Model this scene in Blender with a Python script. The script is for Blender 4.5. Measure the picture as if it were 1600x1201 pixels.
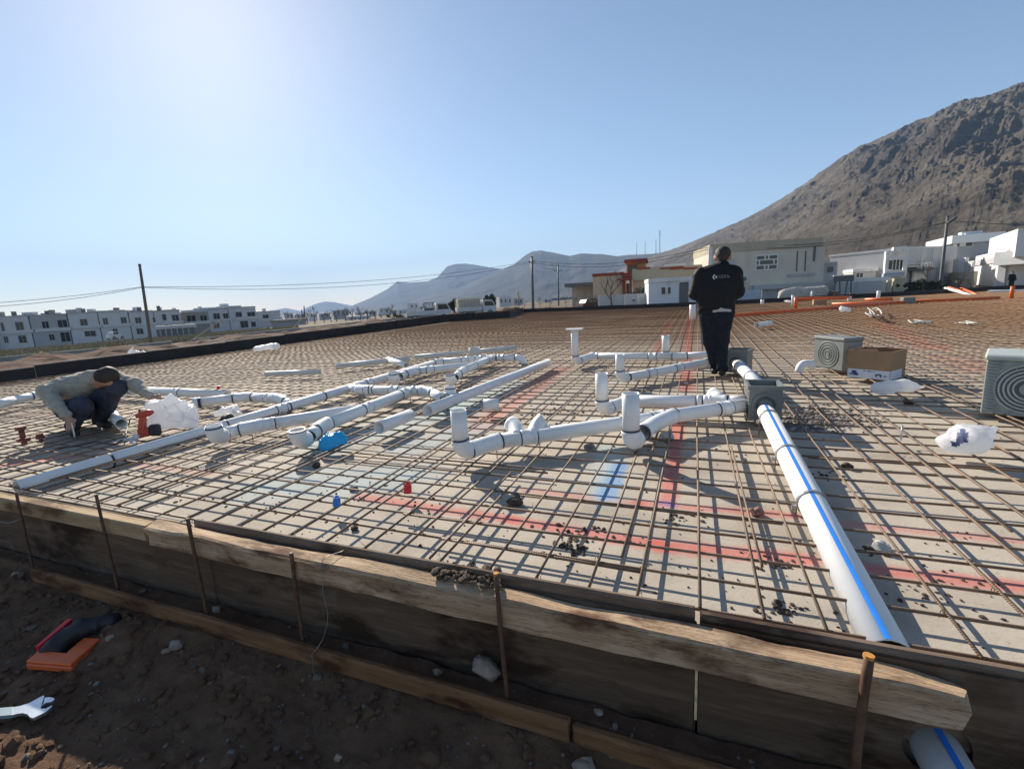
import bpy, bmesh, math, random
import numpy as np
from mathutils import Vector, Matrix

for o in list(bpy.data.objects):
    bpy.data.objects.remove(o, do_unlink=True)
scene = bpy.context.scene
COL = scene.collection
rnd = random.Random(11)
rad = math.radians

# ------------------------------------------------------------------ camera, sky, sun, exposure
F, CAM_H = 737.4, 1.13
PITCH, ROLL, YAW = rad(10.31), rad(3.02), rad(-21.73)
_f = np.array([math.sin(YAW) * math.cos(PITCH), math.cos(YAW) * math.cos(PITCH), -math.sin(PITCH)])
_r = np.array([math.cos(YAW), -math.sin(YAW), 0.0])
_d = np.cross(_f, _r)
CR = np.array([math.cos(ROLL) * _r + math.sin(ROLL) * _d, -math.sin(ROLL) * _r + math.cos(ROLL) * _d, _f])
CPOS = np.array([0, 0, CAM_H])

cam_data = bpy.data.cameras.new('camera')
cam_data.sensor_width = 36.0
cam_data.lens = 36.0 * F / 1600.0
cam_data.clip_start = 0.05
cam_data.clip_end = 30000
cam = bpy.data.objects.new('camera', cam_data)
COL.objects.link(cam)
_m = Matrix.Identity(4)
for i in range(3):
    _m[i][0], _m[i][1], _m[i][2], _m[i][3] = CR[0][i], -CR[1][i], -CR[2][i], CPOS[i]
cam.matrix_world = _m
scene.camera = cam

SUN_AZ, SUN_EL = rad(-50.5), rad(28.5)          # azimuth from +Y towards +X
SUN = np.array([math.sin(SUN_AZ) * math.cos(SUN_EL), math.cos(SUN_AZ) * math.cos(SUN_EL), math.sin(SUN_EL)])
world = bpy.data.worlds.new('World')
scene.world = world
world.use_nodes = True
wn = world.node_tree
sky = wn.nodes.new('ShaderNodeTexSky')
sky.sky_type = 'NISHITA'
sky.sun_disc = False
sky.sun_elevation = SUN_EL
sky.sun_rotation = SUN_AZ
sky.altitude = 600
sky.air_density = 1.0
sky.dust_density = 0.35
sky.ozone_density = 0.9
wn.nodes['Background'].inputs['Strength'].default_value = 0.066
wn.links.new(sky.outputs[0], wn.nodes['Background'].inputs['Color'])
sun_data = bpy.data.lights.new('sun', 'SUN')
sun_data.energy = 4.9
sun_data.angle = rad(0.53)
sun_data.color = (1.0, 0.90, 0.765)
sun = bpy.data.objects.new('sun', sun_data)
COL.objects.link(sun)
sun.rotation_euler = Vector(SUN).to_track_quat('Z', 'Y').to_euler()
scene.view_settings.view_transform = 'Standard'
scene.view_settings.look = 'None'
scene.view_settings.exposure = 0.95
scene.view_settings.gamma = 1.0
scene.cycles.use_denoising = True
scene.cycles.max_bounces = 8
scene.cycles.volume_bounces = 1
scene.cycles.transparent_max_bounces = 8

# ------------------------------------------------------------------ where a direction of view meets the ground or a distance
def ray(x, y):
    return CR.T @ np.array([(x - 800) / F, (y - 600.5) / F, 1.0])
def G(x, y, z=0.0):
    d = ray(x, y)
    return CPOS + d * ((z - CAM_H) / d[2])
def AT(x, y, depth):
    return CPOS + ray(x, y) * depth

# ------------------------------------------------------------------ noise
def _hash(i, j, k, s):
    h = (i.astype(np.int64) * 374761393 + j.astype(np.int64) * 668265263 + k.astype(np.int64) * 2147483647 + s * 974634777) & 0xffffffff
    h = ((h ^ (h >> 13)) * 1274126177) & 0xffffffff
    h = ((h ^ (h >> 16)) * 2246822519) & 0xffffffff
    return ((h ^ (h >> 15)) & 0xffffff) / float(0xffffff) * 2 - 1
def vnoise(p, s=0):
    p = np.asarray(p, float)
    i = np.floor(p).astype(np.int64)
    f = p - i
    f = f * f * (3 - 2 * f)
    out = 0
    for a in (0, 1):
        for b in (0, 1):
            for c in (0, 1):
                w = (f[..., 0] if a else 1 - f[..., 0]) * (f[..., 1] if b else 1 - f[..., 1]) * (f[..., 2] if c else 1 - f[..., 2])
                out = out + w * _hash(i[..., 0] + a, i[..., 1] + b, i[..., 2] + c, s)
    return out
def fbm(p, oct=4, s=0, gain=0.5, ridged=False):
    p = np.asarray(p, float)
    a, t, out = 1.0, 0.0, 0
    for o in range(oct):
        n = vnoise(p * 2 ** o + o * 17.3, s + o)
        if ridged:
            n = 1 - 2 * np.abs(n)
        out = out + a * n
        t += a
        a *= gain
    return out / t

# ------------------------------------------------------------------ materials
def lin(c):
    return tuple((v / 12.92 if v <= 0.04045 else ((v + 0.055) / 1.055) ** 2.4) for v in c)
class NT:
    def __init__(s, name):
        s.m = bpy.data.materials.new(name)
        s.m.use_nodes = True
        s.t = s.m.node_tree
        s.b = s.t.nodes['Principled BSDF']
        s.tc = s.n('ShaderNodeTexCoord')
    def n(s, kind, **kw):
        x = s.t.nodes.new(kind)
        for k, v in kw.items():
            setattr(x, k, v)
        return x
    def l(s, a, b):
        s.t.links.new(a, b)
    def math(s, op, a, b=None, clamp=False):
        x = s.n('ShaderNodeMath', operation=op, use_clamp=clamp)
        for i, v in enumerate((a, b)):
            if v is None:
                continue
            if isinstance(v, (int, float)):
                x.inputs[i].default_value = v
            else:
                s.l(v, x.inputs[i])
        return x.outputs[0]
    def noise(s, scale, detail=4, rough=0.6, vec=None, stretch=None):
        x = s.n('ShaderNodeTexNoise')
        x.inputs['Scale'].default_value = scale
        x.inputs['Detail'].default_value = detail
        x.inputs['Roughness'].default_value = rough
        v = vec or s.tc.outputs['Object']
        if stretch:
            mp = s.n('ShaderNodeMapping')
            mp.inputs['Scale'].default_value = stretch
            s.l(v, mp.inputs['Vector'])
            v = mp.outputs[0]
        s.l(v, x.inputs['Vector'])
        return x.outputs['Fac']
    def ramp(s, fac, stops):
        x = s.n('ShaderNodeValToRGB')
        e = x.color_ramp.elements
        while len(e) < len(stops):
            e.new(0.5)
        for el, (p, c) in zip(e, stops):
            el.position = p
            el.color = (*c, 1)
        s.l(fac, x.inputs[0])
        return x.outputs[0]
    def mix(s, fac, a, b, mode='MIX'):
        x = s.n('ShaderNodeMix', data_type='RGBA', blend_type=mode)
        for i, v in ((0, fac), (6, a), (7, b)):
            if isinstance(v, (int, float)):
                x.inputs[i].default_value = v
            elif isinstance(v, tuple):
                x.inputs[i].default_value = (*v, 1)
            else:
                s.l(v, x.inputs[i])
        return x.outputs[2]
    def bump(s, h, strength=0.4, dist=0.01):
        x = s.n('ShaderNodeBump')
        x.inputs['Strength'].default_value = strength
        x.inputs['Distance'].default_value = dist
        s.l(h, x.inputs['Height'])
        s.l(x.outputs[0], s.b.inputs['Normal'])
    def color(s, c):
        s.l(c, s.b.inputs['Base Color'])
def simple(name, c, rough=0.6, var=0.25, scale=6.0, metal=0.0, bump=0.0, bdist=0.005, stretch=None, spec=0.5, detail=5):
    k = NT(name)
    f = k.noise(scale, detail, 0.62, stretch=stretch)
    lo = tuple(max(0, v * (1 - var)) for v in c)
    hi = tuple(min(1, v * (1 + var * 0.8)) for v in c)
    k.color(k.ramp(f, [(0.3, lo), (0.7, hi)]))
    k.b.inputs['Roughness'].default_value = rough
    k.b.inputs['Metallic'].default_value = metal
    k.b.inputs['Specular IOR Level'].default_value = spec
    if bump:
        k.bump(f, bump, bdist)
    return k.m
M = {}

# ------------------------------------------------------------------ object helpers
ORG = {}
def thing(name, label, cat, loc, group=None, rotz=0.0):
    o = bpy.data.objects.new(name, None)
    o.empty_display_size = 0.1
    COL.objects.link(o)
    o.location = tuple(float(v) for v in loc)
    o.rotation_euler = (0, 0, rotz)
    ORG[o.name] = np.array(loc, float)
    tag(o, label, cat, group)
    return o
def tag(o, label, cat, group=None):
    o['label'] = label
    o['category'] = cat
    if group:
        o['group'] = group
    return o
def mk(name, V, Fc, mat, parent=None, smooth=False, local=False, kind=None):
    """one mesh object; V in world coordinates unless local"""
    V = np.asarray(V, float).reshape(-1, 3)
    org = np.zeros(3)
    if parent is not None and not local:
        org = ORG[parent.name]
        V = V - org
    me = bpy.data.meshes.new(name)
    me.from_pydata(V.tolist(), [], [tuple(int(i) for i in f) for f in Fc])
    mats = mat if isinstance(mat, (list, tuple)) else [mat]
    for m_ in mats:
        me.materials.append(M[m_] if isinstance(m_, str) else m_)
    if smooth:
        me.polygons.foreach_set('use_smooth', [True] * len(me.polygons))
    me.update()
    o = bpy.data.objects.new(name, me)
    COL.objects.link(o)
    if parent is not None:
        o.parent = parent
    ORG[o.name] = org
    if kind:
        o['kind'] = kind
    return o
class MB:
    """collects shapes into one mesh"""
    def __init__(s):
        s.V, s.F = [], []
    def add(s, V, Fc):
        n = len(s.V)
        s.V += [tuple(float(c) for c in v) for v in V]
        s.F += [tuple(i + n for i in f) for f in Fc]
        return s
    def hexa(s, c):
        """8 corners: bottom 4 ccw then top 4"""
        return s.add(c, [(3, 2, 1, 0), (4, 5, 6, 7), (0, 1, 5, 4), (1, 2, 6, 5), (2, 3, 7, 6), (3, 0, 4, 7)])
    def box(s, lo, hi, fr=None, bev=0.0):
        x0, y0, z0 = lo
        x1, y1, z1 = hi
        if bev <= 0:
            c = [(x0, y0, z0), (x1, y0, z0), (x1, y1, z0), (x0, y1, z0), (x0, y0, z1), (x1, y0, z1), (x1, y1, z1), (x0, y1, z1)]
            if fr is not None:
                c = [fr(p) for p in c]
            return s.hexa(c)
        b = bev
        V, Fc = [], []
        for z, q in ((z0, b), (z0 + b, 0), (z1 - b, 0), (z1, b)):
            V += [(x0 + q, y0 + q + (b if not q else 0), z), (x0 + q + (b if not q else 0), y0 + q, z), (x1 - q - (b if not q else 0), y0 + q, z), (x1 - q, y0 + q + (b if not q else 0), z),
                  (x1 - q, y1 - q - (b if not q else 0), z), (x1 - q - (b if not q else 0), y1 - q, z), (x0 + q + (b if not q else 0), y1 - q, z), (x0 + q, y1 - q - (b if not q else 0), z)]
        for k in range(3):
            for i in range(8):
                j = (i + 1) % 8
                Fc.append((k * 8 + i, k * 8 + j, k * 8 + 8 + j, k * 8 + 8 + i))
        Fc += [tuple(range(7, -1, -1)), tuple(range(24, 32))]
        if fr is not None:
            V = [fr(p) for p in V]
        return s.add(V, Fc)
    def tube(s, pts, r, n=10, caps=True, hollow=0.0):
        V, Fc = tube_mesh(pts, r, n, caps, hollow)
        return s.add(V, Fc)
    def obj(s, name, mat, parent=None, smooth=False, local=False, kind=None):
        return mk(name, s.V, s.F, mat, parent, smooth, local, kind)
def frames(P):
    P = np.asarray(P, float)
    T = np.gradient(P, axis=0) if len(P) > 2 else np.array([P[1] - P[0]] * 2)
    T /= np.linalg.norm(T, axis=1)[:, None] + 1e-12
    u = np.cross(T[0], [0, 0, 1.0])
    if np.linalg.norm(u) < 1e-3:
        u = np.cross(T[0], [0, 1.0, 0])
    U = []
    for t in T:
        u = u - t * (u @ t)
        u /= np.linalg.norm(u)
        U.append(u.copy())
    U = np.array(U)
    return P, T, U, np.cross(U, T)
def tube_mesh(pts, r, n=10, caps=True, hollow=0.0):
    P, T, U, W = frames(pts)
    r = np.broadcast_to(np.asarray(r, float), (len(P),))
    a = np.arange(n) / n * 2 * math.pi
    ring = lambda rr: (P[:, None] + rr[:, None, None] * (np.cos(a)[None, :, None] * U[:, None] + np.sin(a)[None, :, None] * W[:, None])).reshape(-1, 3)
    V = ring(r)
    Fc = []
    m = len(P)
    for k in range(m - 1):
        for i in range(n):
            j = (i + 1) % n
            Fc.append((k * n + i, k * n + n + i, k * n + n + j, k * n + j))
    if hollow > 0:
        V = np.vstack([V, ring(r - hollow)])
        o = m * n
        for k in range(m - 1):
            for i in range(n):
                j = (i + 1) % n
                Fc.append((o + k * n + i, o + k * n + j, o + k * n + n + j, o + k * n + n + i))
        for i in range(n):
            j = (i + 1) % n
            Fc.append((i, j, o + j, o + i))
            e = (m - 1) * n
            Fc.append((e + j, e + i, o + e + i, o + e + j))
    elif caps:
        Fc.append(tuple(range(n)))
        Fc.append(tuple((m - 1) * n + i for i in range(n - 1, -1, -1)))
    return V, Fc
def frame_from(p0, p1):
    """p0, p1: two base corners (left, right); returns fr(local)->world: x along p0->p1, y away to the left-hand normal, z up"""
    p0, p1 = np.array(p0, float), np.array(p1, float)
    ux = (p1 - p0) * [1, 1, 0]
    L = np.linalg.norm(ux)
    ux = ux / L
    uy = np.array([-ux[1], ux[0], 0])
    return (lambda p: p0 + ux * p[0] + uy * p[1] + np.array([0, 0, p[2]])), L
def copy_tree(o, parent=None):
    c = o.copy()
    COL.objects.link(c)
    if parent is not None:
        c.parent = parent
    ORG[c.name] = ORG.get(o.name, np.zeros(3))
    for ch in [x for x in bpy.data.objects if x.parent == o]:
        copy_tree(ch, c)
    return c

# ------------------------------------------------------------------ rounded bodies from blended capsules
def cap(a, b, ra, rb=None, sq=(1, 1, 1)):
    return (np.array(a, float), np.array(b, float), ra, ra if rb is None else rb, np.array(sq, float))
def sdf(prims, k, P):
    d = None
    for a, b, ra, rb, sq in prims:
        A, B, Q = a / sq, b / sq, P / sq
        ab = B - A
        L = ab @ ab
        t = np.clip(((Q - A) @ ab) / L, 0, 1) if L > 1e-12 else np.zeros(len(P))
        e = np.linalg.norm(Q - A - t[:, None] * ab, axis=1) - (ra + (rb - ra) * t)
        if d is None:
            d = e
        else:
            h = np.clip(0.5 + 0.5 * (d - e) / k, 0, 1)
            d = d * (1 - h) + e * h - k * h * (1 - h)
    return d
def surfnet(fn, lo, hi, h):
    lo, hi = np.array(lo, float), np.array(hi, float)
    n = np.maximum(4, np.ceil((hi - lo) / h).astype(int) + 1)
    gx, gy, gz = [lo[i] + np.arange(n[i]) * h for i in range(3)]
    X = np.stack(np.meshgrid(gx, gy, gz, indexing='ij'), -1).reshape(-1, 3)
    D = fn(X).reshape(n)
    D[0], D[-1], D[:, 0], D[:, -1], D[:, :, 0], D[:, :, -1] = [np.maximum(q, 0.001) for q in (D[0], D[-1], D[:, 0], D[:, -1], D[:, :, 0], D[:, :, -1])]
    S = D < 0
    c = [S[i:n[0] - 1 + i, j:n[1] - 1 + j, k:n[2] - 1 + k] for i in (0, 1) for j in (0, 1) for k in (0, 1)]
    cnt = sum(x.astype(int) for x in c)
    act = (cnt > 0) & (cnt < 8)
    idx = -np.ones(act.shape, int)
    ids = np.argwhere(act)
    idx[act] = np.arange(len(ids))
    acc, w = np.zeros((len(ids), 3)), np.zeros(len(ids))
    cs = [(i, j, k) for i in (0, 1) for j in (0, 1) for k in (0, 1)]
    for a in range(8):
        for b in range(a + 1, 8):
            df = np.abs(np.array(cs[a]) - np.array(cs[b]))
            if df.sum() != 1:
                continue
            pa, pb = ids + cs[a], ids + cs[b]
            da, db = D[tuple(pa.T)], D[tuple(pb.T)]
            m = (da < 0) != (db < 0)
            t = np.where(m, da / np.where(m, da - db, 1), 0)
            q = pa + (pb - pa) * t[:, None]
            acc[m] += q[m]
            w[m] += 1
    V = lo + acc / w[:, None] * h
    Fc = []
    for ax in range(3):
        o1, o2 = [(1, 2), (2, 0), (0, 1)][ax]
        sl0, sl1 = [slice(None)] * 3, [slice(None)] * 3
        sl0[ax], sl1[ax] = slice(0, n[ax] - 1), slice(1, n[ax])
        s0, s1 = S[tuple(sl0)], S[tuple(sl1)]
        for e in np.argwhere(s0 != s1):
            if e[o1] == 0 or e[o2] == 0 or e[o1] >= n[o1] - 1 or e[o2] >= n[o2] - 1:
                continue
            q = []
            for da, db in ((-1, -1), (0, -1), (0, 0), (-1, 0)):
                p = e.copy()
                p[o1] += da
                p[o2] += db
                q.append(idx[tuple(p)])
            if min(q) < 0:
                continue
            Fc.append(q if s0[tuple(e)] else q[::-1])
    return V, Fc
def blob(name, prims, k, h, mat, parent=None, pad=0.03, disp=None):
    pts = np.array([p for q in prims for p in (q[0] - q[4] * max(q[2], q[3]), q[0] + q[4] * max(q[2], q[3]), q[1] - q[4] * max(q[2], q[3]), q[1] + q[4] * max(q[2], q[3]))])
    fn = (lambda P: sdf(prims, k, P)) if disp is None else (lambda P: sdf(prims, k, P) + disp(P))
    V, Fc = surfnet(fn, pts.min(0) - pad, pts.max(0) + pad, h)
    return mk(name, V, Fc, mat, parent, smooth=True)

# ================================================================== materials
ZC = -0.058                                  # top of the blinding concrete, bars lie at z = 0
def concrete_mat():
    k = NT('blinding concrete')
    f = k.noise(1.3, 6, 0.65)
    base = k.ramp(f, [(0.3, (0.31, 0.27, 0.22)), (0.5, (0.45, 0.40, 0.33)), (0.75, (0.54, 0.485, 0.405))])
    fd = k.noise(0.55, 6, 0.7)
    base = k.mix(k.math('MULTIPLY', k.math('MULTIPLY', k.math('SUBTRACT', fd, 0.50, True), 6.0, True), 0.45), base, (0.27, 0.215, 0.165))
    f2 = k.noise(38, 3, 0.7)
    base = k.mix(k.math('MULTIPLY', k.math('GREATER_THAN', f2, 0.66), 0.35), base, (0.2, 0.16, 0.12))
    sy = k.n('ShaderNodeSeparateXYZ')
    k.l(k.tc.outputs['Object'], sy.inputs[0])
    ry = k.n('ShaderNodeMapRange', interpolation_type='SMOOTHSTEP')
    ry.inputs['From Min'].default_value = 6.0
    ry.inputs['From Max'].default_value = 17.0
    ry.inputs['To Max'].default_value = 0.72
    k.l(k.math('ADD', sy.outputs['Y'], k.math('MULTIPLY', k.math('SUBTRACT', k.noise(0.3, 4, 0.6), 0.5), 10.0)), ry.inputs['Value'])
    base = k.mix(ry.outputs[0], base, (0.23, 0.14, 0.072))
    f3 = k.noise(0.7, 3, 0.5)
    wash = k.math('MULTIPLY', k.math('SUBTRACT', f3, 0.52, True), 4.0, True)
    RED, BLUE, PALE = (0.60, 0.115, 0.095), (0.04, 0.20, 0.56), (0.36, 0.50, 0.56)
    segs = [((560, 775), (800, 812), .055, RED, .75), ((800, 812), (1030, 852), .06, RED, .85), ((1030, 852), (1260, 875), .065, RED, .9), ((1330, 885), (1640, 922), .055, RED, .85),
            ((820, 765), (1000, 786), .045, RED, .5), ((1000, 786), (1240, 805), .045, RED, .7), ((1320, 818), (1640, 850), .04, RED, .55), ((1063, 640), (1044, 785), .06, RED, .85),
            ((1078, 470), (1072, 610), .09, RED, .8), ((1048, 505), (1020, 560), .08, RED, .6), ((745, 668), (880, 575), .16, RED, .55), ((-60, 735), (120, 712), .07, RED, .7), ((120, 712), (330, 740), .06, RED, .3),
            ((40, 650), (200, 640), .1, RED, .25), ((968, 725), (948, 775), .07, BLUE, .95), ((955, 700), (945, 780), .13, PALE, .6), ((1370, 505), (1460, 545), .25, RED, .5), ((1480, 560), (1540, 580), .3, RED, .35),
            ((520, 690), (700, 640), .42, PALE, .6), ((430, 760), (620, 745), .34, PALE, .55), ((700, 650), (800, 600), .32, PALE, .5), ((1040, 786), (1050, 789), .05, BLUE, .45), ((640, 700), (740, 668), .25, PALE, .45), ((1000, 640), (1100, 620), .1, PALE, .2)]
    n1 = k.noise(9, 4, 0.7)
    n2 = k.noise(60, 2, 0.6)
    P = k.tc.outputs['Object']
    for a, b, w, c, amt in segs:
        A, B = G(*a, ZC), G(*b, ZC)
        L = float(np.linalg.norm(B - A))
        u = (B - A) / L
        s1 = k.n('ShaderNodeVectorMath', operation='SUBTRACT'); k.l(P, s1.inputs[0]); s1.inputs[1].default_value = A.tolist()
        dt = k.n('ShaderNodeVectorMath', operation='DOT_PRODUCT'); k.l(s1.outputs[0], dt.inputs[0]); dt.inputs[1].default_value = u.tolist()
        cl = k.math('MINIMUM', k.math('MAXIMUM', dt.outputs['Value'], 0.0), L)
        sc = k.n('ShaderNodeVectorMath', operation='SCALE'); sc.inputs[0].default_value = u.tolist(); k.l(cl, sc.inputs['Scale'])
        s2 = k.n('ShaderNodeVectorMath', operation='SUBTRACT'); k.l(s1.outputs[0], s2.inputs[0]); k.l(sc.outputs[0], s2.inputs[1])
        ln = k.n('ShaderNodeVectorMath', operation='LENGTH'); k.l(s2.outputs[0], ln.inputs[0])
        d = k.math('SUBTRACT', ln.outputs['Value'], k.math('MULTIPLY', k.math('SUBTRACT', n1, 0.5), w * 1.3))
        mr = k.n('ShaderNodeMapRange', interpolation_type='SMOOTHSTEP')
        w, amt = (w * 1.15, amt * 0.8) if c is RED else (w, amt)
        mr.inputs['From Min'].default_value = w * 1.25
        mr.inputs['From Max'].default_value = w * 0.25
        mr.inputs['To Max'].default_value = amt
        k.l(d, mr.inputs['Value'])
        fac = k.math('MULTIPLY', mr.outputs[0], k.math('ADD', k.math('MULTIPLY', n2, 0.7), 0.55), True)
        base = k.mix(fac, base, c)
    k.color(base)
    k.b.inputs['Roughness'].default_value = 0.9
    k.b.inputs['Specular IOR Level'].default_value = 0.2
    k.bump(k.noise(55, 6, 0.75), 0.35, 0.008)
    return k.m
M['concrete'] = concrete_mat()
def rebar_mat():
    k = NT('rusty rebar')
    f = k.noise(5, 5, 0.7)
    new = k.ramp(f, [(0.3, (0.12, 0.075, 0.048)), (0.5, (0.20, 0.13, 0.082)), (0.72, (0.33, 0.205, 0.115))])
    old = k.ramp(f, [(0.3, (0.15, 0.075, 0.032)), (0.5, (0.24, 0.125, 0.052)), (0.72, (0.33, 0.19, 0.085))])
    sx = k.n('ShaderNodeSeparateXYZ')
    k.l(k.tc.outputs['Object'], sx.inputs[0])
    g = k.noise(0.25, 3, 0.5)
    mr = k.n('ShaderNodeMapRange', interpolation_type='SMOOTHSTEP')
    mr.inputs['From Min'].default_value = -14.5
    mr.inputs['From Max'].default_value = -3.0
    k.l(k.math('ADD', sx.outputs['Y'], k.math('MULTIPLY', k.math('SUBTRACT', g, 0.5), 9.0)), mr.inputs['Value'])
    k.color(k.mix(mr.outputs[0], new, old))
    k.b.inputs['Roughness'].default_value = 0.55
    k.b.inputs['Metallic'].default_value = 0.15
    w = k.n('ShaderNodeTexWave', wave_type='BANDS', bands_direction='DIAGONAL')
    w.inputs['Scale'].default_value = 55
    k.l(k.tc.outputs['Object'], w.inputs['Vector'])
    k.bump(w.outputs['Fac'], 0.5, 0.003)
    return k.m
M['rebar'] = rebar_mat()
def timber_mat(name, a, b, c, crack=0.6):
    k = NT(name)
    f = k.noise(9, 6, 0.65, stretch=(0.25, 2.5, 2.5))
    base = k.ramp(f, [(0.28, a), (0.5, b), (0.72, c)])
    g = k.noise(2.4, 5, 0.65, stretch=(0.7, 2.0, 2.0))
    base = k.mix(k.math('MULTIPLY', k.math('SUBTRACT', g, 0.50, True), 9.0, True), base, (a[0] * .45, a[1] * .36, a[2] * .33))
    cr = k.noise(16, 4, 0.8, stretch=(0.12, 3, 3))
    ck = k.math('GREATER_THAN', k.math('ABSOLUTE', k.math('SUBTRACT', cr, 0.5)), 0.012)
    base = k.mix(k.math('MULTIPLY', k.math('SUBTRACT', 1.0, ck), crack), base, (0.05, 0.035, 0.025))
    k.color(base)
    k.b.inputs['Roughness'].default_value = 0.85
    k.b.inputs['Specular IOR Level'].default_value = 0.25
    k.bump(k.math('ADD', f, k.math('MULTIPLY', cr, 0.8)), 0.55, 0.01)
    return k.m
M['timber'] = timber_mat('weathered timber', (0.27, 0.165, 0.095), (0.46, 0.32, 0.20), (0.60, 0.46, 0.31))
M['timber2'] = timber_mat('yellow timber', (0.30, 0.20, 0.10), (0.42, 0.30, 0.17), (0.50, 0.39, 0.24), 0.3)
M['plank'] = timber_mat('brown plank', (0.15, 0.068, 0.03), (0.22, 0.11, 0.05), (0.29, 0.155, 0.078), 0.3)
M['board'] = timber_mat('edge of form board', (0.13, 0.09, 0.065), (0.20, 0.14, 0.10), (0.27, 0.20, 0.15), 0.3)
M['ply'] = timber_mat('stained form panel', (0.085, 0.055, 0.037), (0.125, 0.084, 0.056), (0.20, 0.142, 0.10), 0.2)
def stained(m_):
    k = NT.__new__(NT)
    k.m, k.t = m_, m_.node_tree
    k.b = k.t.nodes['Principled BSDF']
    k.tc = k.n('ShaderNodeTexCoord')
    src = k.b.inputs['Base Color'].links[0].from_socket
    a = k.noise(1.5, 5, .7, stretch=(1, 1, .6))
    k.color(k.mix(k.math('MULTIPLY', k.math('SUBTRACT', a, .56, True), 5.0, True), src, (.25, .205, .16)))
stained(M['ply'])
M['film'] = simple('black film-faced plywood', (0.028, 0.026, 0.027), 0.6, 0.4, 2.5, spec=0.25)
M['filmedge'] = simple('plywood edge', (0.30, 0.26, 0.21), 0.85, 0.3, 5)
M['rust'] = simple('rusty stake', (0.13, 0.07, 0.042), 0.75, 0.4, 30, metal=0.2, bump=0.3, bdist=0.002)
M['rusttip'] = simple('orange rust', (0.55, 0.24, 0.05), 0.8, 0.3, 60)
M['wire'] = simple('tie wire', (0.32, 0.30, 0.27), 0.5, 0.2, 10, metal=0.6)
def dirt_mat():
    k = NT('dark dug soil')
    f = k.noise(3.5, 7, 0.7)
    base = k.ramp(f, [(0.3, (0.11, 0.062, 0.038)), (0.5, (0.17, 0.10, 0.062)), (0.72, (0.25, 0.155, 0.097))])
    v = k.noise(45, 3, 0.7)
    base = k.mix(k.math('MULTIPLY', k.math('GREATER_THAN', v, 0.70), 0.35), base, (0.20, 0.15, 0.11))
    k.color(base)
    k.b.inputs['Roughness'].default_value = 0.95
    k.b.inputs['Specular IOR Level'].default_value = 0.15
    k.bump(k.noise(32, 7, 0.75), 0.9, 0.03)
    return k.m
M['dirt'] = dirt_mat()
def ground_mat():
    k = NT('dry open ground')
    f = k.noise(0.06, 8, 0.65)
    base = k.ramp(f, [(0.32, (0.10, 0.07, 0.05)), (0.5, (0.155, 0.12, 0.085)), (0.68, (0.23, 0.19, 0.14))])
    g = k.noise(0.9, 6, 0.7)
    base = k.mix(k.math('MULTIPLY', k.math('SUBTRACT', g, 0.5, True), 3.0, True), base, (0.13, 0.075, 0.055))
    h = k.noise(0.011, 4, 0.6)
    base = k.mix(k.math('MULTIPLY', k.math('SUBTRACT', h, 0.5, True), 5.0, True), base, (0.15, 0.13, 0.085))
    k.color(base)
    k.b.inputs['Roughness'].default_value = 0.95
    k.b.inputs['Specular IOR Level'].default_value = 0.1
    k.bump(k.noise(4, 8, 0.7), 0.7, 0.12)
    return k.m
M['ground'] = ground_mat()
M['soil_red'] = simple('red brown loose soil', (0.105, 0.058, 0.042), 0.95, 0.45, 2.2, bump=0.8, bdist=0.08, spec=0.1)
def rock_mat(name, c0, c1, c2, s):
    k = NT(name)
    f = k.noise(s, 9, 0.68)
    base = k.ramp(f, [(0.34, c0), (0.5, c1), (0.66, c2)])
    g = k.noise(s * 5, 6, 0.72, stretch=(1, 1, 2.2))
    base = k.mix(k.math('MULTIPLY', k.math('SUBTRACT', g, 0.5, True), 3.5, True), base, tuple(v * 0.45 for v in c0))
    sp = k.noise(s * 26, 3, 0.6)
    base = k.mix(k.math('MULTIPLY', k.math('SUBTRACT', sp, 0.55, True), 4.0, True), base, tuple(v * 0.35 for v in c0))
    k.color(base)
    k.b.inputs['Roughness'].default_value = 0.95
    k.b.inputs['Specular IOR Level'].default_value = 0.05
    k.bump(k.noise(s * 9, 9, 0.8), 1.0, 9.0)
    return k.m
M['hill'] = rock_mat('brown hillside', (0.115, 0.098, 0.080), (0.185, 0.158, 0.128), (0.28, 0.24, 0.19), 0.009)
M['hill2'] = rock_mat('far hillside', (0.055, 0.047, 0.037), (0.085, 0.072, 0.055), (0.12, 0.10, 0.075), 0.004)
M['grass'] = simple('dry pale grass', (0.31, 0.265, 0.165), 0.9, 0.4, 0.8, spec=0.1)
M['kerb'] = simple('grey concrete kerb', (0.30, 0.285, 0.265), 0.9, 0.25, 1.5, bump=0.3, bdist=0.02)

# ================================================================== ground, slab, hills
def ground_z(x, y):
    w = np.maximum(0, -x - 15.0)
    z = -0.45 - 0.030 * w
    z = np.maximum(z, -34.0)
    z = z + np.maximum(0, x - 6) * 0.006 + np.maximum(0, y - 50) * 0.004 * (x > -60)
    return z
gx = np.concatenate([-np.geomspace(6500, 20, 46), np.linspace(-18, 26, 60), np.geomspace(28, 5500, 40)])
gy = np.concatenate([-np.geomspace(900, 6, 14), np.linspace(-4, 60, 70), np.geomspace(63, 6500, 46)])
X, Y = np.meshgrid(gx, gy, indexing='ij')
Z = ground_z(X, Y)
dist = np.hypot(X, Y)
Z = Z + 0.10 * np.clip(dist / 40, 0.3, 3) * fbm(np.stack([X * 0.12, Y * 0.12, 0 * X], -1), 4, 3)
inslab = (X > -13.3) & (X < 30) & (Y > 1.0) & (Y < 40)
Z = np.where(inslab, np.minimum(Z, -0.4), Z)
front = (Y < 1.7) & (Y > -4) & (X > -9) & (X < 8)
Z = np.where(front, -1.0, Z)
ny = len(gy)
V = np.stack([X, Y, Z], -1).reshape(-1, 3)
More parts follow.
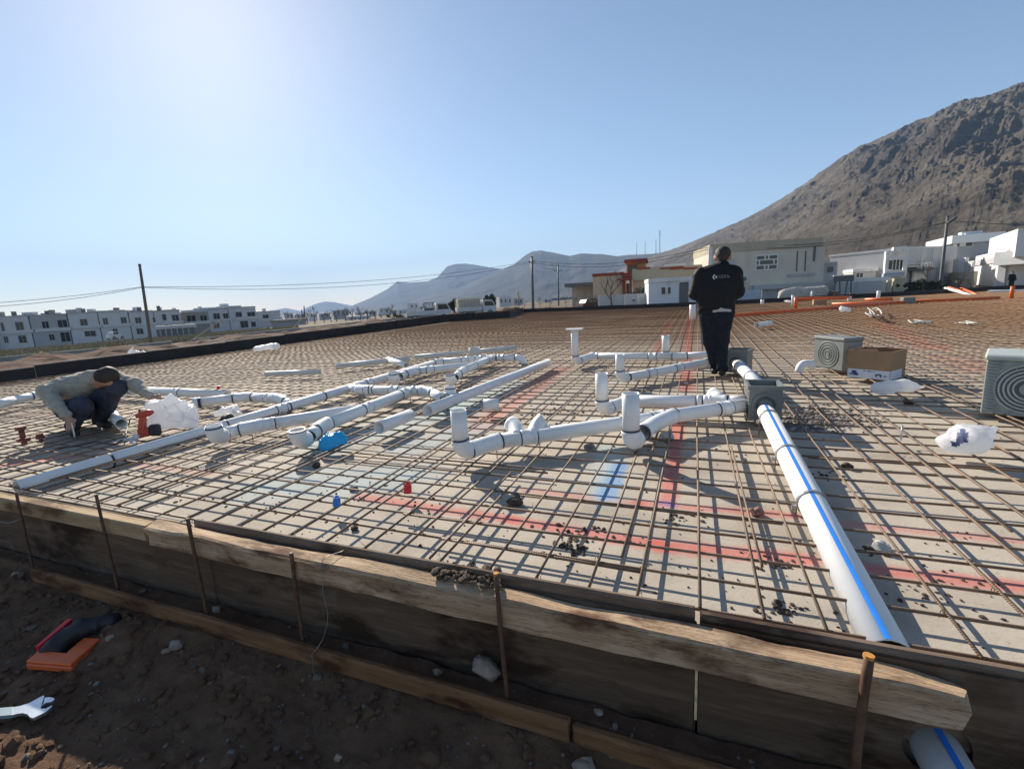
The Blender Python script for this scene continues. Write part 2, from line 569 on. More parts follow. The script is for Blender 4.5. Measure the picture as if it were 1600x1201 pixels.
Fc = [(i * ny + j, (i + 1) * ny + j, (i + 1) * ny + j + 1, i * ny + j + 1) for i in range(len(gx) - 1) for j in range(ny - 1)]
o = mk('ground', V, Fc, 'ground', smooth=True, kind='structure')

# concrete slab under the mat (its outline has a notch in the far left corner)
JA, JB, JC = G(690, 503), G(797, 496), G(818, 488)
OUT = [(-13.05, 1.64), (22.0, 1.64), (26.0, 43.5), (14.9, 39.1), (10.9, 36.9), (0.4, 33.9), (JC[0], JC[1]), (JB[0], JB[1]), (JA[0], JA[1])]
n = len(OUT)
V = [(x, y, ZC) for x, y in OUT] + [(x, y, -0.42) for x, y in OUT]
Fc = [tuple(range(n))] + [(i, i + n, (i + 1) % n + n, (i + 1) % n) for i in range(n)]
slab = mk('concrete_slab', V, Fc, 'concrete', kind='structure')

# dug soil in front of the formwork
gx = np.concatenate([np.linspace(-9, -4.6, 40)[:-1], np.linspace(-4.6, 1.6, 330), np.linspace(1.6, 7, 40)[1:]])
gy = np.concatenate([np.linspace(-3.5, 0.3, 30)[:-1], np.linspace(0.3, 1.562, 110)])
X, Y = np.meshgrid(gx, gy, indexing='ij')
P3 = np.stack([X, Y, 0 * X], -1)
Z = -0.575 + 0.10 * np.clip((Y - 1.1) / 0.45, 0, 1) - 0.03 * np.clip((X + 0.5) / 1.5, 0, 1)
Z += 0.045 * fbm(P3 * 2.2, 4, 8) + 0.030 * fbm(P3 * 7, 4, 21, 0.6) + 0.016 * np.abs(fbm(P3 * 24, 3, 5))
Z = np.where(Y > 1.47, np.maximum(Z, -0.445 + 0.02 * fbm(P3 * 9, 3, 4)), Z)
Z = np.where((Y > 1.40) & (Y <= 1.47), np.minimum(Z, -0.49), Z)
ny = len(gy)
V = np.stack([X, Y, Z], -1).reshape(-1, 3)
Fc = [(i * ny + j, (i + 1) * ny + j, (i + 1) * ny + j + 1, i * ny + j + 1) for i in range(len(gx) - 1) for j in range(ny - 1)]
bank = mk('dirt_ground', V, Fc, 'dirt', smooth=True, kind='structure')
def bank_z(x, y):
    i = int(np.argmin(np.abs(gx - x))); j = int(np.argmin(np.abs(gy - y)))
    return float(Z[i, j])

def mountain(name, sil, foot, back, zf, nu, nv, amp, freq, seed, mat, prof=1.25, ridge_amp=0.06, gully=0.0):
    """sil: (px, py, distance) skyline points; foot: distances of the foot line at both ends; a lofted, eroded slope"""
    sil = np.array(sil, float)
    s = np.linspace(0, 1, nu)
    ss = np.linspace(0, 1, len(sil))
    px, py, dd = [np.interp(s, ss, sil[:, i]) for i in range(3)]
    Rg = np.array([AT(a, b, c) for a, b, c in zip(px, py, dd)])
    fd = np.interp(s, np.linspace(0, 1, len(foot)), foot)
    Ft = np.array([AT(a, b, c) for a, b, c in zip(px, py, fd)])
    Ft[:, 2] = zf if np.isscalar(zf) else np.interp(s, [0, 1], zf)
    vs = np.concatenate([np.linspace(0, 1, nv), 1 + np.linspace(0.05, 0.6, 12)])
    rows = []
    for v in vs:
        if v <= 1:
            q = Ft + (Rg - Ft) * v
            q[:, 2] = Ft[:, 2] + (Rg[:, 2] - Ft[:, 2]) * (0.35 * v + 0.65 * v ** prof)
            a = math.sin(math.pi * min(1, v * 0.94 + 0.03)) ** 0.7
        else:
            q = Rg + (Rg - Ft) * (v - 1) * back
            q[:, 2] = Rg[:, 2] - (Rg[:, 2] - Ft[:, 2]) * (v - 1) * 1.2
            a = 0.3
        rows.append((q, a))
    V = np.array([r[0] for r in rows])
    A = np.array([np.full(nu, r[1]) for r in rows])
    n1 = fbm(V * freq, 6, seed, 0.52, ridged=True)
    n2 = fbm(V * freq * np.array([2.6, 2.6, 1.2]), 5, seed + 9, 0.55)
    n3 = fbm(V * freq * np.array([7, 7, 14]), 5, seed + 4, 0.62, ridged=True)
    hgt = np.maximum(Rg[:, 2] - Ft[:, 2], 1.0)
    if gully:
        us, vv = np.meshgrid(s, np.minimum(vs, 1.0))
        gq = np.stack([us * 13 - vv * 4.5, vv * 3.4 + us * 2, 0 * us], -1)
        gl = fbm(gq, 4, seed + 40, 0.5, ridged=True)
        rk = fbm(np.stack([us * 60 - vv * 9, vv * 22, 0 * us], -1), 4, seed + 41, 0.6, ridged=True)
        V[..., 2] += gully * hgt * (gl * 0.8 * np.clip(vv * 1.7 - .25, .12, 1) + rk * 0.20 * np.clip(vv * 1.6, 0.2, 1)) * np.maximum(A, 0)
    V[..., 2] += amp * hgt * (n1 * 0.55 + n2 * 0.42 + n3 * 0.20) * np.maximum(A, 0) + ridge_amp * amp * hgt * n2
    m = len(vs)
    Fc = [(i * nu + j, i * nu + j + 1, (i + 1) * nu + j + 1, (i + 1) * nu + j) for i in range(m - 1) for j in range(nu - 1)]
    return mk(name, V.reshape(-1, 3), Fc, mat, smooth=True, kind='structure')
right_sil = [(860, 476, 1800), (900, 462, 1750), (940, 440, 1650), (985, 413, 1500), (1030, 397, 1400), (1060, 387, 1300), (1100, 371, 1180), (1150, 350, 1080), (1200, 324, 990), (1240, 300, 930), (1300, 262, 850), (1345, 233, 800), (1400, 208, 750), (1450, 188, 710), (1500, 166, 680),
             (1550, 150, 650), (1600, 134, 620), (1700, 105, 580), (1850, 75, 540), (2050, 60, 500)]
mountain('hill', right_sil, [1100, 900, 700, 520, 400, 320, 265, 225, 195, 175, 160, 150, 142, 136, 130], 0.9, (-3.0, 1.5), 800, 330, 0.085, 0.0085, 31, 'hill', 1.05, 0.10, gully=0.085)
m2 = [(535, 483, 4600), (549, 478, 4500), (580, 465, 4400), (605, 452, 4300), (621, 440, 4250), (640, 442, 4200), (668, 440, 4150), (683, 434, 4100), (698, 417, 4050), (712, 413, 4000), (728, 412, 4000), (760, 417, 3900), (787, 421, 3800), (830, 432, 3700), (900, 450, 3500)]
mountain('far_mountain', m2, [3000, 2700], 1.0, (-34, -20), 240, 60, 0.12, 0.0028, 57, 'hill2', 1.5, 0.10)
m3 = [(640, 470, 3300), (720, 448, 3200), (770, 428, 3100), (803, 413, 3000), (820, 400, 2900), (832, 393, 2850), (846, 392, 2800), (868, 396, 2750), (890, 400, 2700), (906, 396, 2650), (943, 397, 2600), (964, 401, 2500), (989, 398, 2400), (1020, 397, 2300), (1060, 392, 2200), (1140, 372, 2000)]
mountain('middle_mountain', m3, [1900, 1500, 900], 1.0, (-30, -6), 300, 80, 0.11, 0.004, 77, 'hill2', 1.5, 0.08)
m4 = [(380, 492, 6000), (430, 484, 5900), (447, 481, 5800), (470, 486, 5800), (481, 480, 5700), (495, 474, 5600), (508, 471, 5500), (522, 472, 5500), (547, 477, 5400), (580, 485, 5300)]
mountain('distant_mountain', m4, [4800, 4600], 0.6, (-34, -34), 120, 30, 0.08, 0.002, 91, 'hill2', 1.5, 0.05)

# the dusty air of the valley
HZ = MB()
HZ.box((-7400, -1100, -60), (6400, 7400, 760))
hz = HZ.obj('haze', simple('haze placeholder', (1, 1, 1)), kind='stuff')
hm = bpy.data.materials.new('valley haze')
hm.use_nodes = True
for nd in list(hm.node_tree.nodes):
    if nd.type == 'BSDF_PRINCIPLED':
        hm.node_tree.nodes.remove(nd)
pv = hm.node_tree.nodes.new('ShaderNodeVolumePrincipled')
pv.inputs['Color'].default_value = (0.40, 0.62, 0.96, 1)
pv.inputs['Density'].default_value = 0.00016
pv.inputs['Anisotropy'].default_value = 0.0
hm.node_tree.links.new(pv.outputs[0], hm.node_tree.nodes['Material Output'].inputs['Volume'])
hz.data.materials.clear()
hz.data.materials.append(hm)
hz['label'] = 'pale blue dusty haze filling the valley air'

# ================================================================== reinforcing mat
mat_root = thing('rebar_mat', 'tied mat of rusty reinforcing bars covering the concrete slab', 'rebar mat', (0, 18, 0))
known = [-2.284, -2.102, -1.911, -1.699, -1.459, -1.270, -1.055, -0.814, -0.589, -0.392, -0.190, 0.017, 0.225, 0.410, 0.60, 0.80, 1.02]
xs = []
x = known[0] - 0.207
while x > -13.0:
    xs.append(x + rnd.uniform(-.016, .016)); x -= 0.207
xs = xs[::-1] + known
x = known[-1] + 0.207
while x < 24.0:
    xs.append(x + rnd.uniform(-.016, .016)); x += 0.207
yk = [1.672, 1.873, 2.070, 2.265]
ys = list(yk)
y = 2.265 + 0.208
while y < 38.2:
    ys.append(y + rnd.uniform(-.016, .016)); y += 0.208
def yfar(x):
    pts = sorted([(JC[0], JC[1]), (0.4, 33.9), (10.9, 36.9), (14.9, 39.1), (26, 43.5)])
    return float(np.interp(x, [p[0] for p in pts], [p[1] for p in pts])) - 0.15
def xleft(y):
    if y < JA[1]:
        return -13.0 + (JA[0] + 13.0) * (y - 1.6) / (JA[1] - 1.6) + 0.06
    if y < JB[1]:
        return JA[0] + (JB[0] - JA[0]) * (y - JA[1]) / (JB[1] - JA[1]) + 0.06
    return JB[0] + (JC[0] - JB[0]) * (y - JB[1]) / (JC[1] - JB[1]) + 0.06
def bar_path(a, b, z, seed, wob):
    a, b = np.array(a, float), np.array(b, float)
    L = np.linalg.norm(b - a)
    n = max(3, int(L / 1.1))
    t = np.linspace(0, 1, n + 1)
    P = a + (b - a) * t[:, None]
    q = t * L
    side = np.array([-(b - a)[1], (b - a)[0], 0]) / L
    P = P + side * (wob * vnoise(np.stack([q * 0.45, 0 * q + seed * 3.7, 0 * q], -1), 5))[:, None]
    P[:, 2] = z + 0.007 * vnoise(np.stack([q * 0.6, 0 * q + seed * 1.3, 0 * q + 5], -1), 6)
    return P
bars = []
for i, x in enumerate(xs):
    y0 = 1.648 + 0.5 * 0
    if x < -13.0:
        continue
    tx = rnd.uniform(-.03, .03)
    x0 = max(x, -13.0)
    # the bars behind the visible part of the frame on the far right are cut short at the slab edge
    yn = 1.648 if x < 6 else 1.648 + (x - 6) * 1.3
    bars.append((np.hypot(x, max(yn, 2.0)), bar_path((x, yn, 0), (x + tx, yfar(x), 0), 0.0, i, 0.016)))
for i, y in enumerate(ys):
    xr = 2.5 + 0.62 * y
    yr = y
    xl = xleft(y)
    bars.append((y, bar_path((xl, y + rnd.uniform(-.02, .02), 0), (min(xr, 24.5), yr + rnd.uniform(-.02, .02), 0), -0.0135, 500 + i, 0.020)))
# laps and odd lengths lying on the mat
for x, y0, y1 in ((-1.86, 2.1, 4.4), (-2.75, 1.9, 5.0), (-0.30, 1.9, 4.9), (-3.4, 1.75, 4.2), (-1.12, 1.66, 2.75), (1.32, 2.6, 7.5), (-4.4, 1.8, 5.5), (2.3, 3.5, 9), (-0.7, 5.2, 9.5), (0.27, 2.0, 3.6)):
    bars.append((y0, bar_path((x, y0, 0), (x + rnd.uniform(-.04, .06), y1, 0), 0.004, rnd.random() * 90, 0.02)))
for y, x0, x1 in ((2.035, -1.5, -0.25), (1.835, -1.15, -0.2), (2.44, -1.0, 0.4), (2.82, -2.6, -0.9), (3.5, 0.7, 2.4), (2.3, -4.2, -2.3), (4.1, -5, -2)):
    bars.append((y, bar_path((x0, y, 0), (x1, y + rnd.uniform(-.03, .03), 0), -0.011, rnd.random() * 90, 0.015)))
bars.sort(key=lambda b: b[0])
rest = MB()
for k, (dd_, P) in enumerate(bars):
    if k < 300:
        V, Fc = tube_mesh(P, 0.0065, 6)
        mk('rebar', V, Fc, 'rebar', mat_root, smooth=True)
    else:
        rest.tube(P, 0.0068, 4)
rest.obj('far_rebar', 'rebar', mat_root, kind='stuff')
ties = MB()
xa = [x for x in xs if -3.6 < x < 3.2]
for yi, y in enumerate([y for y in ys if y < 5.2]):
    for xi, x in enumerate(xa):
        if (xi + yi) % 2 or rnd.random() < .25 or (0.42 < x < .72):
            continue
        s_ = rnd.choice((-1, 1))
        c = np.array([x, y, -0.006])
        ties.tube(np.array([c + [-.010, -.010 * s_, -.016], c + [-.008, -.008 * s_, .008], c + [0, 0, .011], c + [.008, .008 * s_, .006], c + [.010, .011 * s_, -.016]]), .0014, 3, caps=False)
        e_ = c + [rnd.uniform(-.012, .012), rnd.uniform(-.01, .01), .011]
        ties.tube(np.array([e_, e_ + [rnd.uniform(-.02, .02), rnd.uniform(-.02, .02), rnd.uniform(.004, .022)]]), .0013, 3, caps=False)
ties.obj('tie_wires', 'rebar', mat_root, kind='stuff')

# ================================================================== formwork round the slab
def beam(name, x0, x1, y0, y1, z0, z1, mat, seed, amp=0.006, parent=None, dz=0.0, dy=0.0, rough_end=0.0):
    n = max(6, int((x1 - x0) / 0.04))
    b = 0.010
    sec = [(y0 + b, z0), (y1 - b, z0), (y1, z0 + b), (y1, z1 - b), (y1 - b, z1), ((y0 + y1) / 2, z1), (y0 + b, z1), (y0, z1 - b), (y0, (z0 + z1) / 2), (y0, z0 + b)]
    m = len(sec)
    V = []
    for i in range(n + 1):
        t = i / n
        x = x0 + (x1 - x0) * t
        e = 0.0
        if rough_end and t > 0.9:
            e = (t - 0.9) / 0.1
        for q, (y, z) in enumerate(sec):
            xx = x
            if i in (0, n):
                xx += 0.02 * math.sin(seed + q * 2.1) * (1 if rough_end else 0.3)
            V.append((xx, y + dy * t, z + dz * t - (rough_end * e * e * 0.016 if z > (z0 + z1) / 2 else -rough_end * e * e * 0.006)))
    V = np.array(V)
    P = V * np.array([3.0, 14, 14]) + seed
    V[:, 1] += amp * fbm(P, 3, 3)
    V[:, 2] += amp * fbm(P + 40, 3, 4)
    Fc = []
    for i in range(n):
        for q in range(m):
            j = (q + 1) % m
            Fc.append((i * m + q, i * m + j, (i + 1) * m + j, (i + 1) * m + q))
    Fc += [tuple(range(m - 1, -1, -1)), tuple(n * m + q for q in range(m))]
    return mk(name, V, Fc, mat, parent)
tag(beam('timber_beam', -2.80, 0.715, 1.492, 1.574, -0.112, 0.010, 'timber', 3.1, 0.016, dz=-0.032, rough_end=1.0), 'long cracked weathered timber along the near slab edge, broken at its right end', 'timber')
tag(beam('timber_beam', -8.5, -2.83, 1.497, 1.572, -0.092, 0.002, 'timber2', 8.4, 0.004), 'yellowish squared timber along the slab edge at far left', 'timber')
tag(beam('form_board', -2.55, 0.005, 1.590, 1.622, -0.30, 0.030, 'board', 5.0, 0.003), 'brown board edge standing behind the cracked timber', 'board')
tag(beam('form_board', 0.030, 5.5, 1.592, 1.630, -0.30, 0.012, 'board', 15.0, 0.003), 'dark board standing proud beside the blue-striped pipe at lower right', 'board')
tag(beam('form_board', -8.5, -2.60, 1.588, 1.612, -0.30, -0.004, 'board', 25.0, 0.003), 'thin board edge hidden behind the yellowish timber', 'board')
tag(beam('shuttering_sheet', -8.5, -2.45, 1.577, 1.586, -0.62, -0.006, 'ply', 33.0, 0.002), 'dark stained form panel under the yellowish timber', 'shuttering')
tag(beam('shuttering_sheet', -2.44, 0.010, 1.577, 1.586, -0.62, -0.006, 'ply', 43.0, 0.002), 'long dark form panel under the cracked timber', 'shuttering')
# the right-hand panel is cut round the drain pipe
HX, HZc, HR = 0.702, -0.292, 0.086
def holed_panel():
    x0, x1, z0, z1 = 0.024, 5.5, -0.62, -0.006
    n = 28
    V, Fc = [], []
    for y in (1.577, 1.587):
        for i in range(n):
            a = 2 * math.pi * i / n
            V.append((HX + HR * math.cos(a), y, HZc + HR * math.sin(a) * (1.25 if math.sin(a) > 0 else 1.0)))
        for i in range(n):
            a = 2 * math.pi * i / n
            c, s = math.cos(a), math.sin(a)
            k = min(((x1 - HX) if c > 0 else (HX - x0)) / max(abs(c), 1e-6), ((z1 - HZc) if s > 0 else (HZc - z0)) / max(abs(s), 1e-6))
            V.append((HX + c * k, y, HZc + s * k))
    corners = [(x0, z0), (x1, z0), (x1, z1), (x0, z1)]
    base = len(V)
    for y in (1.577, 1.587):
        V += [(x, y, z) for x, z in corners]
    for i in range(n):
        j = (i + 1) % n
        Fc.append((i, j, n + j, n + i))
        Fc.append((2 * n + j, 2 * n + i, 3 * n + i, 3 * n + j))
        Fc.append((j, i, 2 * n + i, 2 * n + j))
        a0, a1 = 2 * math.pi * i / n, 2 * math.pi * (i + 1) / n
        for q, (cx, cz) in enumerate(corners):
            ac = math.atan2(cz - HZc, cx - HX) % (2 * math.pi)
            if a0 < ac < a1:
                Fc.append((n + i, n + j, base + q))
                Fc.append((3 * n + j, 3 * n + i, base + 4 + q))
    return V, Fc
V, Fc = holed_panel()
tag(mk('shuttering_sheet', V, Fc, 'ply'), 'dark form panel at lower right with the drain pipe passing through it', 'shuttering')
M['gaplight'] = simple('pale foam filler', (0.75, 0.60, 0.36), 0.9, 0.4, 40)
tag(MB().box((0.0125, 1.5745, -0.40), (0.0215, 1.584, -0.105)).obj('gap_light_strip', 'gaplight'), 'pale strip standing in for sunlight through the upright gap between two dark form panels', 'filler strip')  # pale strip puts the sunlight shining through the panel gap into colour
tag(beam('lower_plank', -3.95, -0.42, 1.425, 1.462, -0.50, -0.408, 'plank', 51.0, 0.004), 'brown plank lying low along the panel foot above the soil', 'plank')
tag(beam('lower_plank', -0.40, 2.6, 1.428, 1.468, -0.545, -0.43, 'plank', 61.0, 0.004, dz=-0.02), 'dim reddish plank half sunk in the soil at bottom centre', 'plank')

def stake(top, foot, r, label, tip=False):
    a, b = np.array(top, float), np.array(foot, float)
    root = thing('steel_stake', label, 'stake', b, 'steel stakes driven along the formwork')
    P = np.array([b + (a - b) * t + np.array([0.002 * math.sin(7 * t), 0, 0]) for t in np.linspace(0, 1, 14)])
    rr = r * (1 + 0.04 * np.sin(np.arange(14) * 2.2))
    V, Fc = tube_mesh(P, rr, 10)
    mk('shaft', V, Fc, 'rust', root, smooth=True)
    V, Fc = tube_mesh(np.array([a - (a - b) * 0.012, a + (a - b) / np.linalg.norm(a - b) * 0.002]), r * 1.08, 10)
    mk('tip', V, Fc, 'rusttip' if tip else 'rust', root)
stake(AT(22, 765, 3.05) * [0, 0, 1] + [-4.02, 1.478, 0], (-4.00, 1.455, -0.60), 0.008, 'thin rusty stake standing furthest left against the yellowish timber')
stake((-3.16, 1.478, 0.16), (-3.13, 1.47, -0.62), 0.008, 'rusty stake against the yellowish timber, second from left')
stake((-2.41, 1.478, 0.112), (-2.38, 1.470, -0.62), 0.009, 'rusty stake at the joint of the two timbers')
stake((-1.725, 1.475, 0.032), (-1.73, 1.470, -0.62), 0.009, 'short rusty stake with the pale wire hanging beside it')
stake((-0.695, 1.478, 0.112), (-0.672, 1.470, -0.62), 0.0095, 'orange-tipped stake before the clods of soil on the timber', True)
stake((0.478, 1.476, 0.062), (0.442, 1.405, -0.62), 0.0135, 'thick orange-tipped stake nearest the broken timber end', True)

# left and far walls of black film-faced panels
def panel_wall(root, pts, hh, plen, t=0.021, zb=ZC, edge=True):
    for a, b in zip(pts[:-1], pts[1:]):
        a, b = np.array([*a[:2], 0.0]), np.array([*b[:2], 0.0])
        L = np.linalg.norm(b - a)
        n = max(1, round(L / plen))
        for i in range(n):
            p, q = a + (b - a) * i / n, a + (b - a) * (i + 1) / n
            fr, l = frame_from(p, q)
            h = hh[0] + (hh[1] - hh[0]) * (i + .5) / n if isinstance(hh, tuple) else hh
            dz = rnd.uniform(-.012, .012)
            dy = rnd.uniform(-.01, .01)
            pn = MB().box((0.004, dy, zb - 0.2), (l - 0.004, dy + t, h + dz), fr).obj('panel', 'film', root)
            ORG[pn.name] = ORG[root.name]
            if edge:
                MB().box((0.004, dy - 0.002, h + dz + 0.001), (l - 0.004, dy + t + 0.03, h + dz + 0.022), fr).obj('top_strip', 'filmedge', pn)
            if i % 2 == 0:
                MB().box((l * 0.5, dy + t + 0.001, zb - 0.3), (l * 0.5 + 0.07, dy + t + 0.08, h - 0.04), fr).obj('brace', 'plank', root)
PA, PB = (-13.10, 1.0), (JA[0] - 0.05, JA[1])
r_ = thing('form_wall', 'long low black formwork wall along the left slab edge', 'formwork', (-13.1, 10, ZC))
panel_wall(r_, [PA, PB], (0.185, 0.40), 2.44)
r_ = thing('form_wall', 'black formwork wall round the notch in front of the two white trucks', 'formwork', (JB[0], JB[1], ZC))
panel_wall(r_, [PB, (JB[0], JB[1]), (JC[0], JC[1])], 0.40, 2.44, edge=False)
r_ = thing('form_wall', 'low black formwork edge along the far side before the houses', 'formwork', (0.4, 34, ZC))
panel_wall(r_, [(JC[0], JC[1] + 0.02), (0.4, 33.92), (10.9, 36.95), (14.9, 39.15), (26.2, 43.6)], 0.27, 2.44, edge=False)

# ================================================================== drain pipes
def pvc_mat():
    k = NT('white pvc')
    base = k.ramp(k.noise(5, 5, 0.6), [(0.3, (0.77, 0.765, 0.75)), (0.7, (0.82, 0.815, 0.80))])
    d = k.noise(2.3, 6, 0.75)
    base = k.mix(k.math('MULTIPLY', k.math('SUBTRACT', d, 0.56, True), 2.4, True), base, (0.50, 0.45, 0.38))
    s = k.noise(40, 3, 0.8, stretch=(1, .12, 1))
    base = k.mix(k.math('MULTIPLY', k.math('GREATER_THAN', s, 0.70), 0.35), base, (0.34, 0.30, 0.26))
    k.color(base)
    k.l(k.ramp(d, [(0.4, (0.32,) * 3), (0.7, (0.62,) * 3)]), k.b.inputs['Roughness'])
    k.bump(k.noise(12, 4, 0.6), 0.05, 0.004)
    return k.m
M['pvc'] = pvc_mat()
M['pvc_old'] = simple('dusty pvc', (0.62, 0.61, 0.58), 0.5, 0.12, 9)
M['blue'] = simple('blue stripe', (0.02, 0.19, 0.66), 0.45, 0.1, 20)
M['band'] = simple('dark blue black band', (0.03, 0.035, 0.065), 0.5, 0.3, 30)
M['steelclamp'] = simple('galvanised clamp', (0.42, 0.43, 0.44), 0.35, 0.15, 30, metal=0.8)
M['orange'] = simple('orange pvc', (0.70, 0.13, 0.025), 0.42, 0.12, 4)
M['grey'] = simple('grey green plastic', (0.185, 0.20, 0.195), 0.5, 0.14, 7, bump=0.05)
M['grooveshade'] = simple('dark groove shade', (0.075, 0.09, 0.088), 0.5, 0.15, 8)
M['greybox'] = simple('pale grey box plastic', (0.27, 0.305, 0.295), 0.5, 0.12, 8)
M['greylight'] = simple('light grey plastic edge', (0.42, 0.46, 0.44), 0.5, 0.12, 10)
PR = 0.058
def z_for(xy, py):
    """height above the mat at which a vertical line over xy reaches the picture row py"""
    a = CR @ (np.array([xy[0], xy[1], 0.0]) - CPOS)
    b = CR @ np.array([0, 0, 1.0])
    k = (py - 600.5) / F
    return float((k * a[2] - a[1]) / (b[1] - k * b[2]))
def bez(p0, p1, p2, n=9):
    t = np.linspace(0, 1, n)[:, None]
    return (1 - t) ** 2 * p0 + 2 * t * (1 - t) * p1 + t * t * p2
def pipe(parent, a, b, r=PR, mat='pvc', name='pipe', hollow=0.0045, n=20):
    a, b = np.array(a, float), np.array(b, float)
    V, Fc = tube_mesh(np.array([a, a + (b - a) * 0.5, b]), r, n, hollow=hollow)
    o = mk(name, V, Fc, mat, parent, smooth=True)
    ORG[o.name] = ORG[parent.name] if parent else np.zeros(3)
    return o
def band(parent, p, d, r=PR, w=0.010, mat='band', name='band'):
    d = np.array(d, float) / np.linalg.norm(d)
    V, Fc = tube_mesh(np.array([p - d * w / 2, p + d * w / 2]), r, 20, hollow=0.008)
    return mk(name, V, Fc, mat, parent, smooth=False)
def sleeve(parent, p, d, r=PR, L=0.12, mat='pvc', rings=True, name='coupling'):
    d = np.array(d, float) / np.linalg.norm(d)
    V, Fc = tube_mesh(np.array([p - d * L / 2, p - d * L * .32, p - d * L * .31, p + d * L * .31, p + d * L * .32, p + d * L / 2]), np.array([1.11, 1.11, 1.06, 1.06, 1.11, 1.11]) * r, 20, hollow=0.006)
    o = mk(name, V, Fc, mat, parent, smooth=True)
    ORG[o.name] = ORG[parent.name]
    if rings:
        for s in (-1, 1):
            band(o, p + d * s * (L / 2 + 0.004), d, r * 1.075, 0.009)
    return o
def elbow(parent, a, c, b, r=PR, mat='pvc', name='elbow', dark=True):
    P = bez(np.array(a, float), np.array(c, float), np.array(b, float), 11)
    rr = np.full(11, 1.07) * r
    rr[:2] = rr[-2:] = 1.13 * r
    V, Fc = tube_mesh(P, rr, 20, hollow=0.006)
    o = mk(name, V, Fc, mat, parent, smooth=True)
    ORG[o.name] = ORG[parent.name]
    if dark:
        band(o, P[0] + (P[0] - P[1]) * 0.3, P[1] - P[0], r * 1.10, 0.011)
        band(o, P[-1] + (P[-1] - P[-2]) * 0.3, P[-1] - P[-2], r * 1.10, 0.011)
    return o
def run(parent, pts, r=PR, mat='pvc', bend=0.10, sleeves=()):
    """straight pipes joined by elbows through the given points"""
    pts = [np.array(p, float) for p in pts]
    st = pts[0]
    for i in range(1, len(pts)):
        a, b = pts[i - 1], pts[i]
        d = (b - a) / np.linalg.norm(b - a)
        if i < len(pts) - 1:
            c = pts[i + 1]
            e = (c - b) / np.linalg.norm(c - b)
            bl = min(bend, np.linalg.norm(b - a) * .45, np.linalg.norm(c - b) * .45)
            pipe(parent, st, b - d * bl * 0.8, r, mat)
            elbow(parent, b - d * bl, b, b + e * bl, r, mat)
            st = b + e * bl * 0.8
        else:
            pipe(parent, st, b, r, mat)
    for i, t in sleeves:
        a, b = pts[i], pts[i + 1]
        sleeve(parent, a + (b - a) * t, b - a, r, mat=mat)
def riser(parent, base, top_py, toward, r=PR, mat='pvc', plate=False):
    """upright pipe standing in an elbow that turns to `toward`"""
    base = np.array(base, float)
    zt = z_for(base, top_py)
    d = np.array(toward, float) - base
    d /= np.linalg.norm(d)
    up = np.array([0, 0, 1.0])
    elbow(parent, base + up * 0.10, base, base + d * 0.11, r, mat)
    pipe(parent, base + up * 0.07, base * [1, 1, 0] + up * zt, r, mat)
    if plate:
        q = base * [1, 1, 0] + up * (zt + 0.001)
        MB().box(q - [0.13, 0.09, 0], q + [0.13, 0.09, 0.018]).obj('cover_plate', mat, parent)
def rod(parent, p):
    V, Fc = tube_mesh(np.array([[p[0], p[1], ZC - 0.002], [p[0], p[1], p[2] - PR * 0.8]]), 0.004, 5)
    mk('support_rod', V, Fc, 'rebar', parent)
UP = np.array([0, 0, 1.0])

# blue-striped pipe leading from the front edge to the nearest drain box
def striped(a, b, label, clamps, group=None, ang=8, PR=0.066):
    root = thing('drain_pipe', label, 'pipe', (np.array(a) + b) / 2 * [1, 1, 0], group)
    p = pipe(root, a, b, PR)
    d = (b - a) / np.linalg.norm(b - a)
    side = np.cross(d, UP); side /= np.linalg.norm(side)
    n = np.cross(side, d)
    V, Fc = [], []
    aa = np.radians(np.linspace(ang - 8, ang + 8, 6))
    for q in (a + d * 0.001, b - d * 0.001):
        V += [q + (PR + 0.0012) * (math.cos(t) * n - math.sin(t) * side) for t in aa]
    Fc = [(i, i + 1, 7 + i, 6 + i) for i in range(5)]
    mk('stripe', V, Fc, 'blue', p, smooth=True)
    for t in clamps:
        q = a + (b - a) * t
        c = band(root, q, d, PR + 0.009, 0.016, 'steelclamp', 'clamp')
        ORG[c.name] = ORG[root.name]
        f = MB().box((-.010, -.008, -.014), (.010, .008, .014), lambda w, q=q: q + side * (PR + .016) * -1 + side * w[0] + d * w[1] + UP * (w[2] - .03))
        f.obj('clamp_screw', 'steelclamp', c)
        rod(root, q - side * 0.07 + UP * 0.03)
    return root
_d = ray(1392, 1006)
A0, A1 = np.array([_d[0] / _d[1] * 1.6345, 1.6345, -0.046]), G(1197, 643, 0.10)
striped(A0, A1, 'long white pipe with a blue stripe running from the front board', [0.39, 0.64, 0.93])
B0, B1 = G(1190, 606, 0.11), G(1150, 566, 0.12)
striped(B0, B1, 'short white pipe between the two grey drain boxes', [0.35, 0.8], ang=-25)
S0 = np.array([HX, 1.60, HZc])
S1 = np.array([0.765, 1.02, -0.375])
striped(S0 + (S0 - S1) * 0.15, S1, 'white pipe with a blue stripe coming out below the broken timber', [], ang=0)

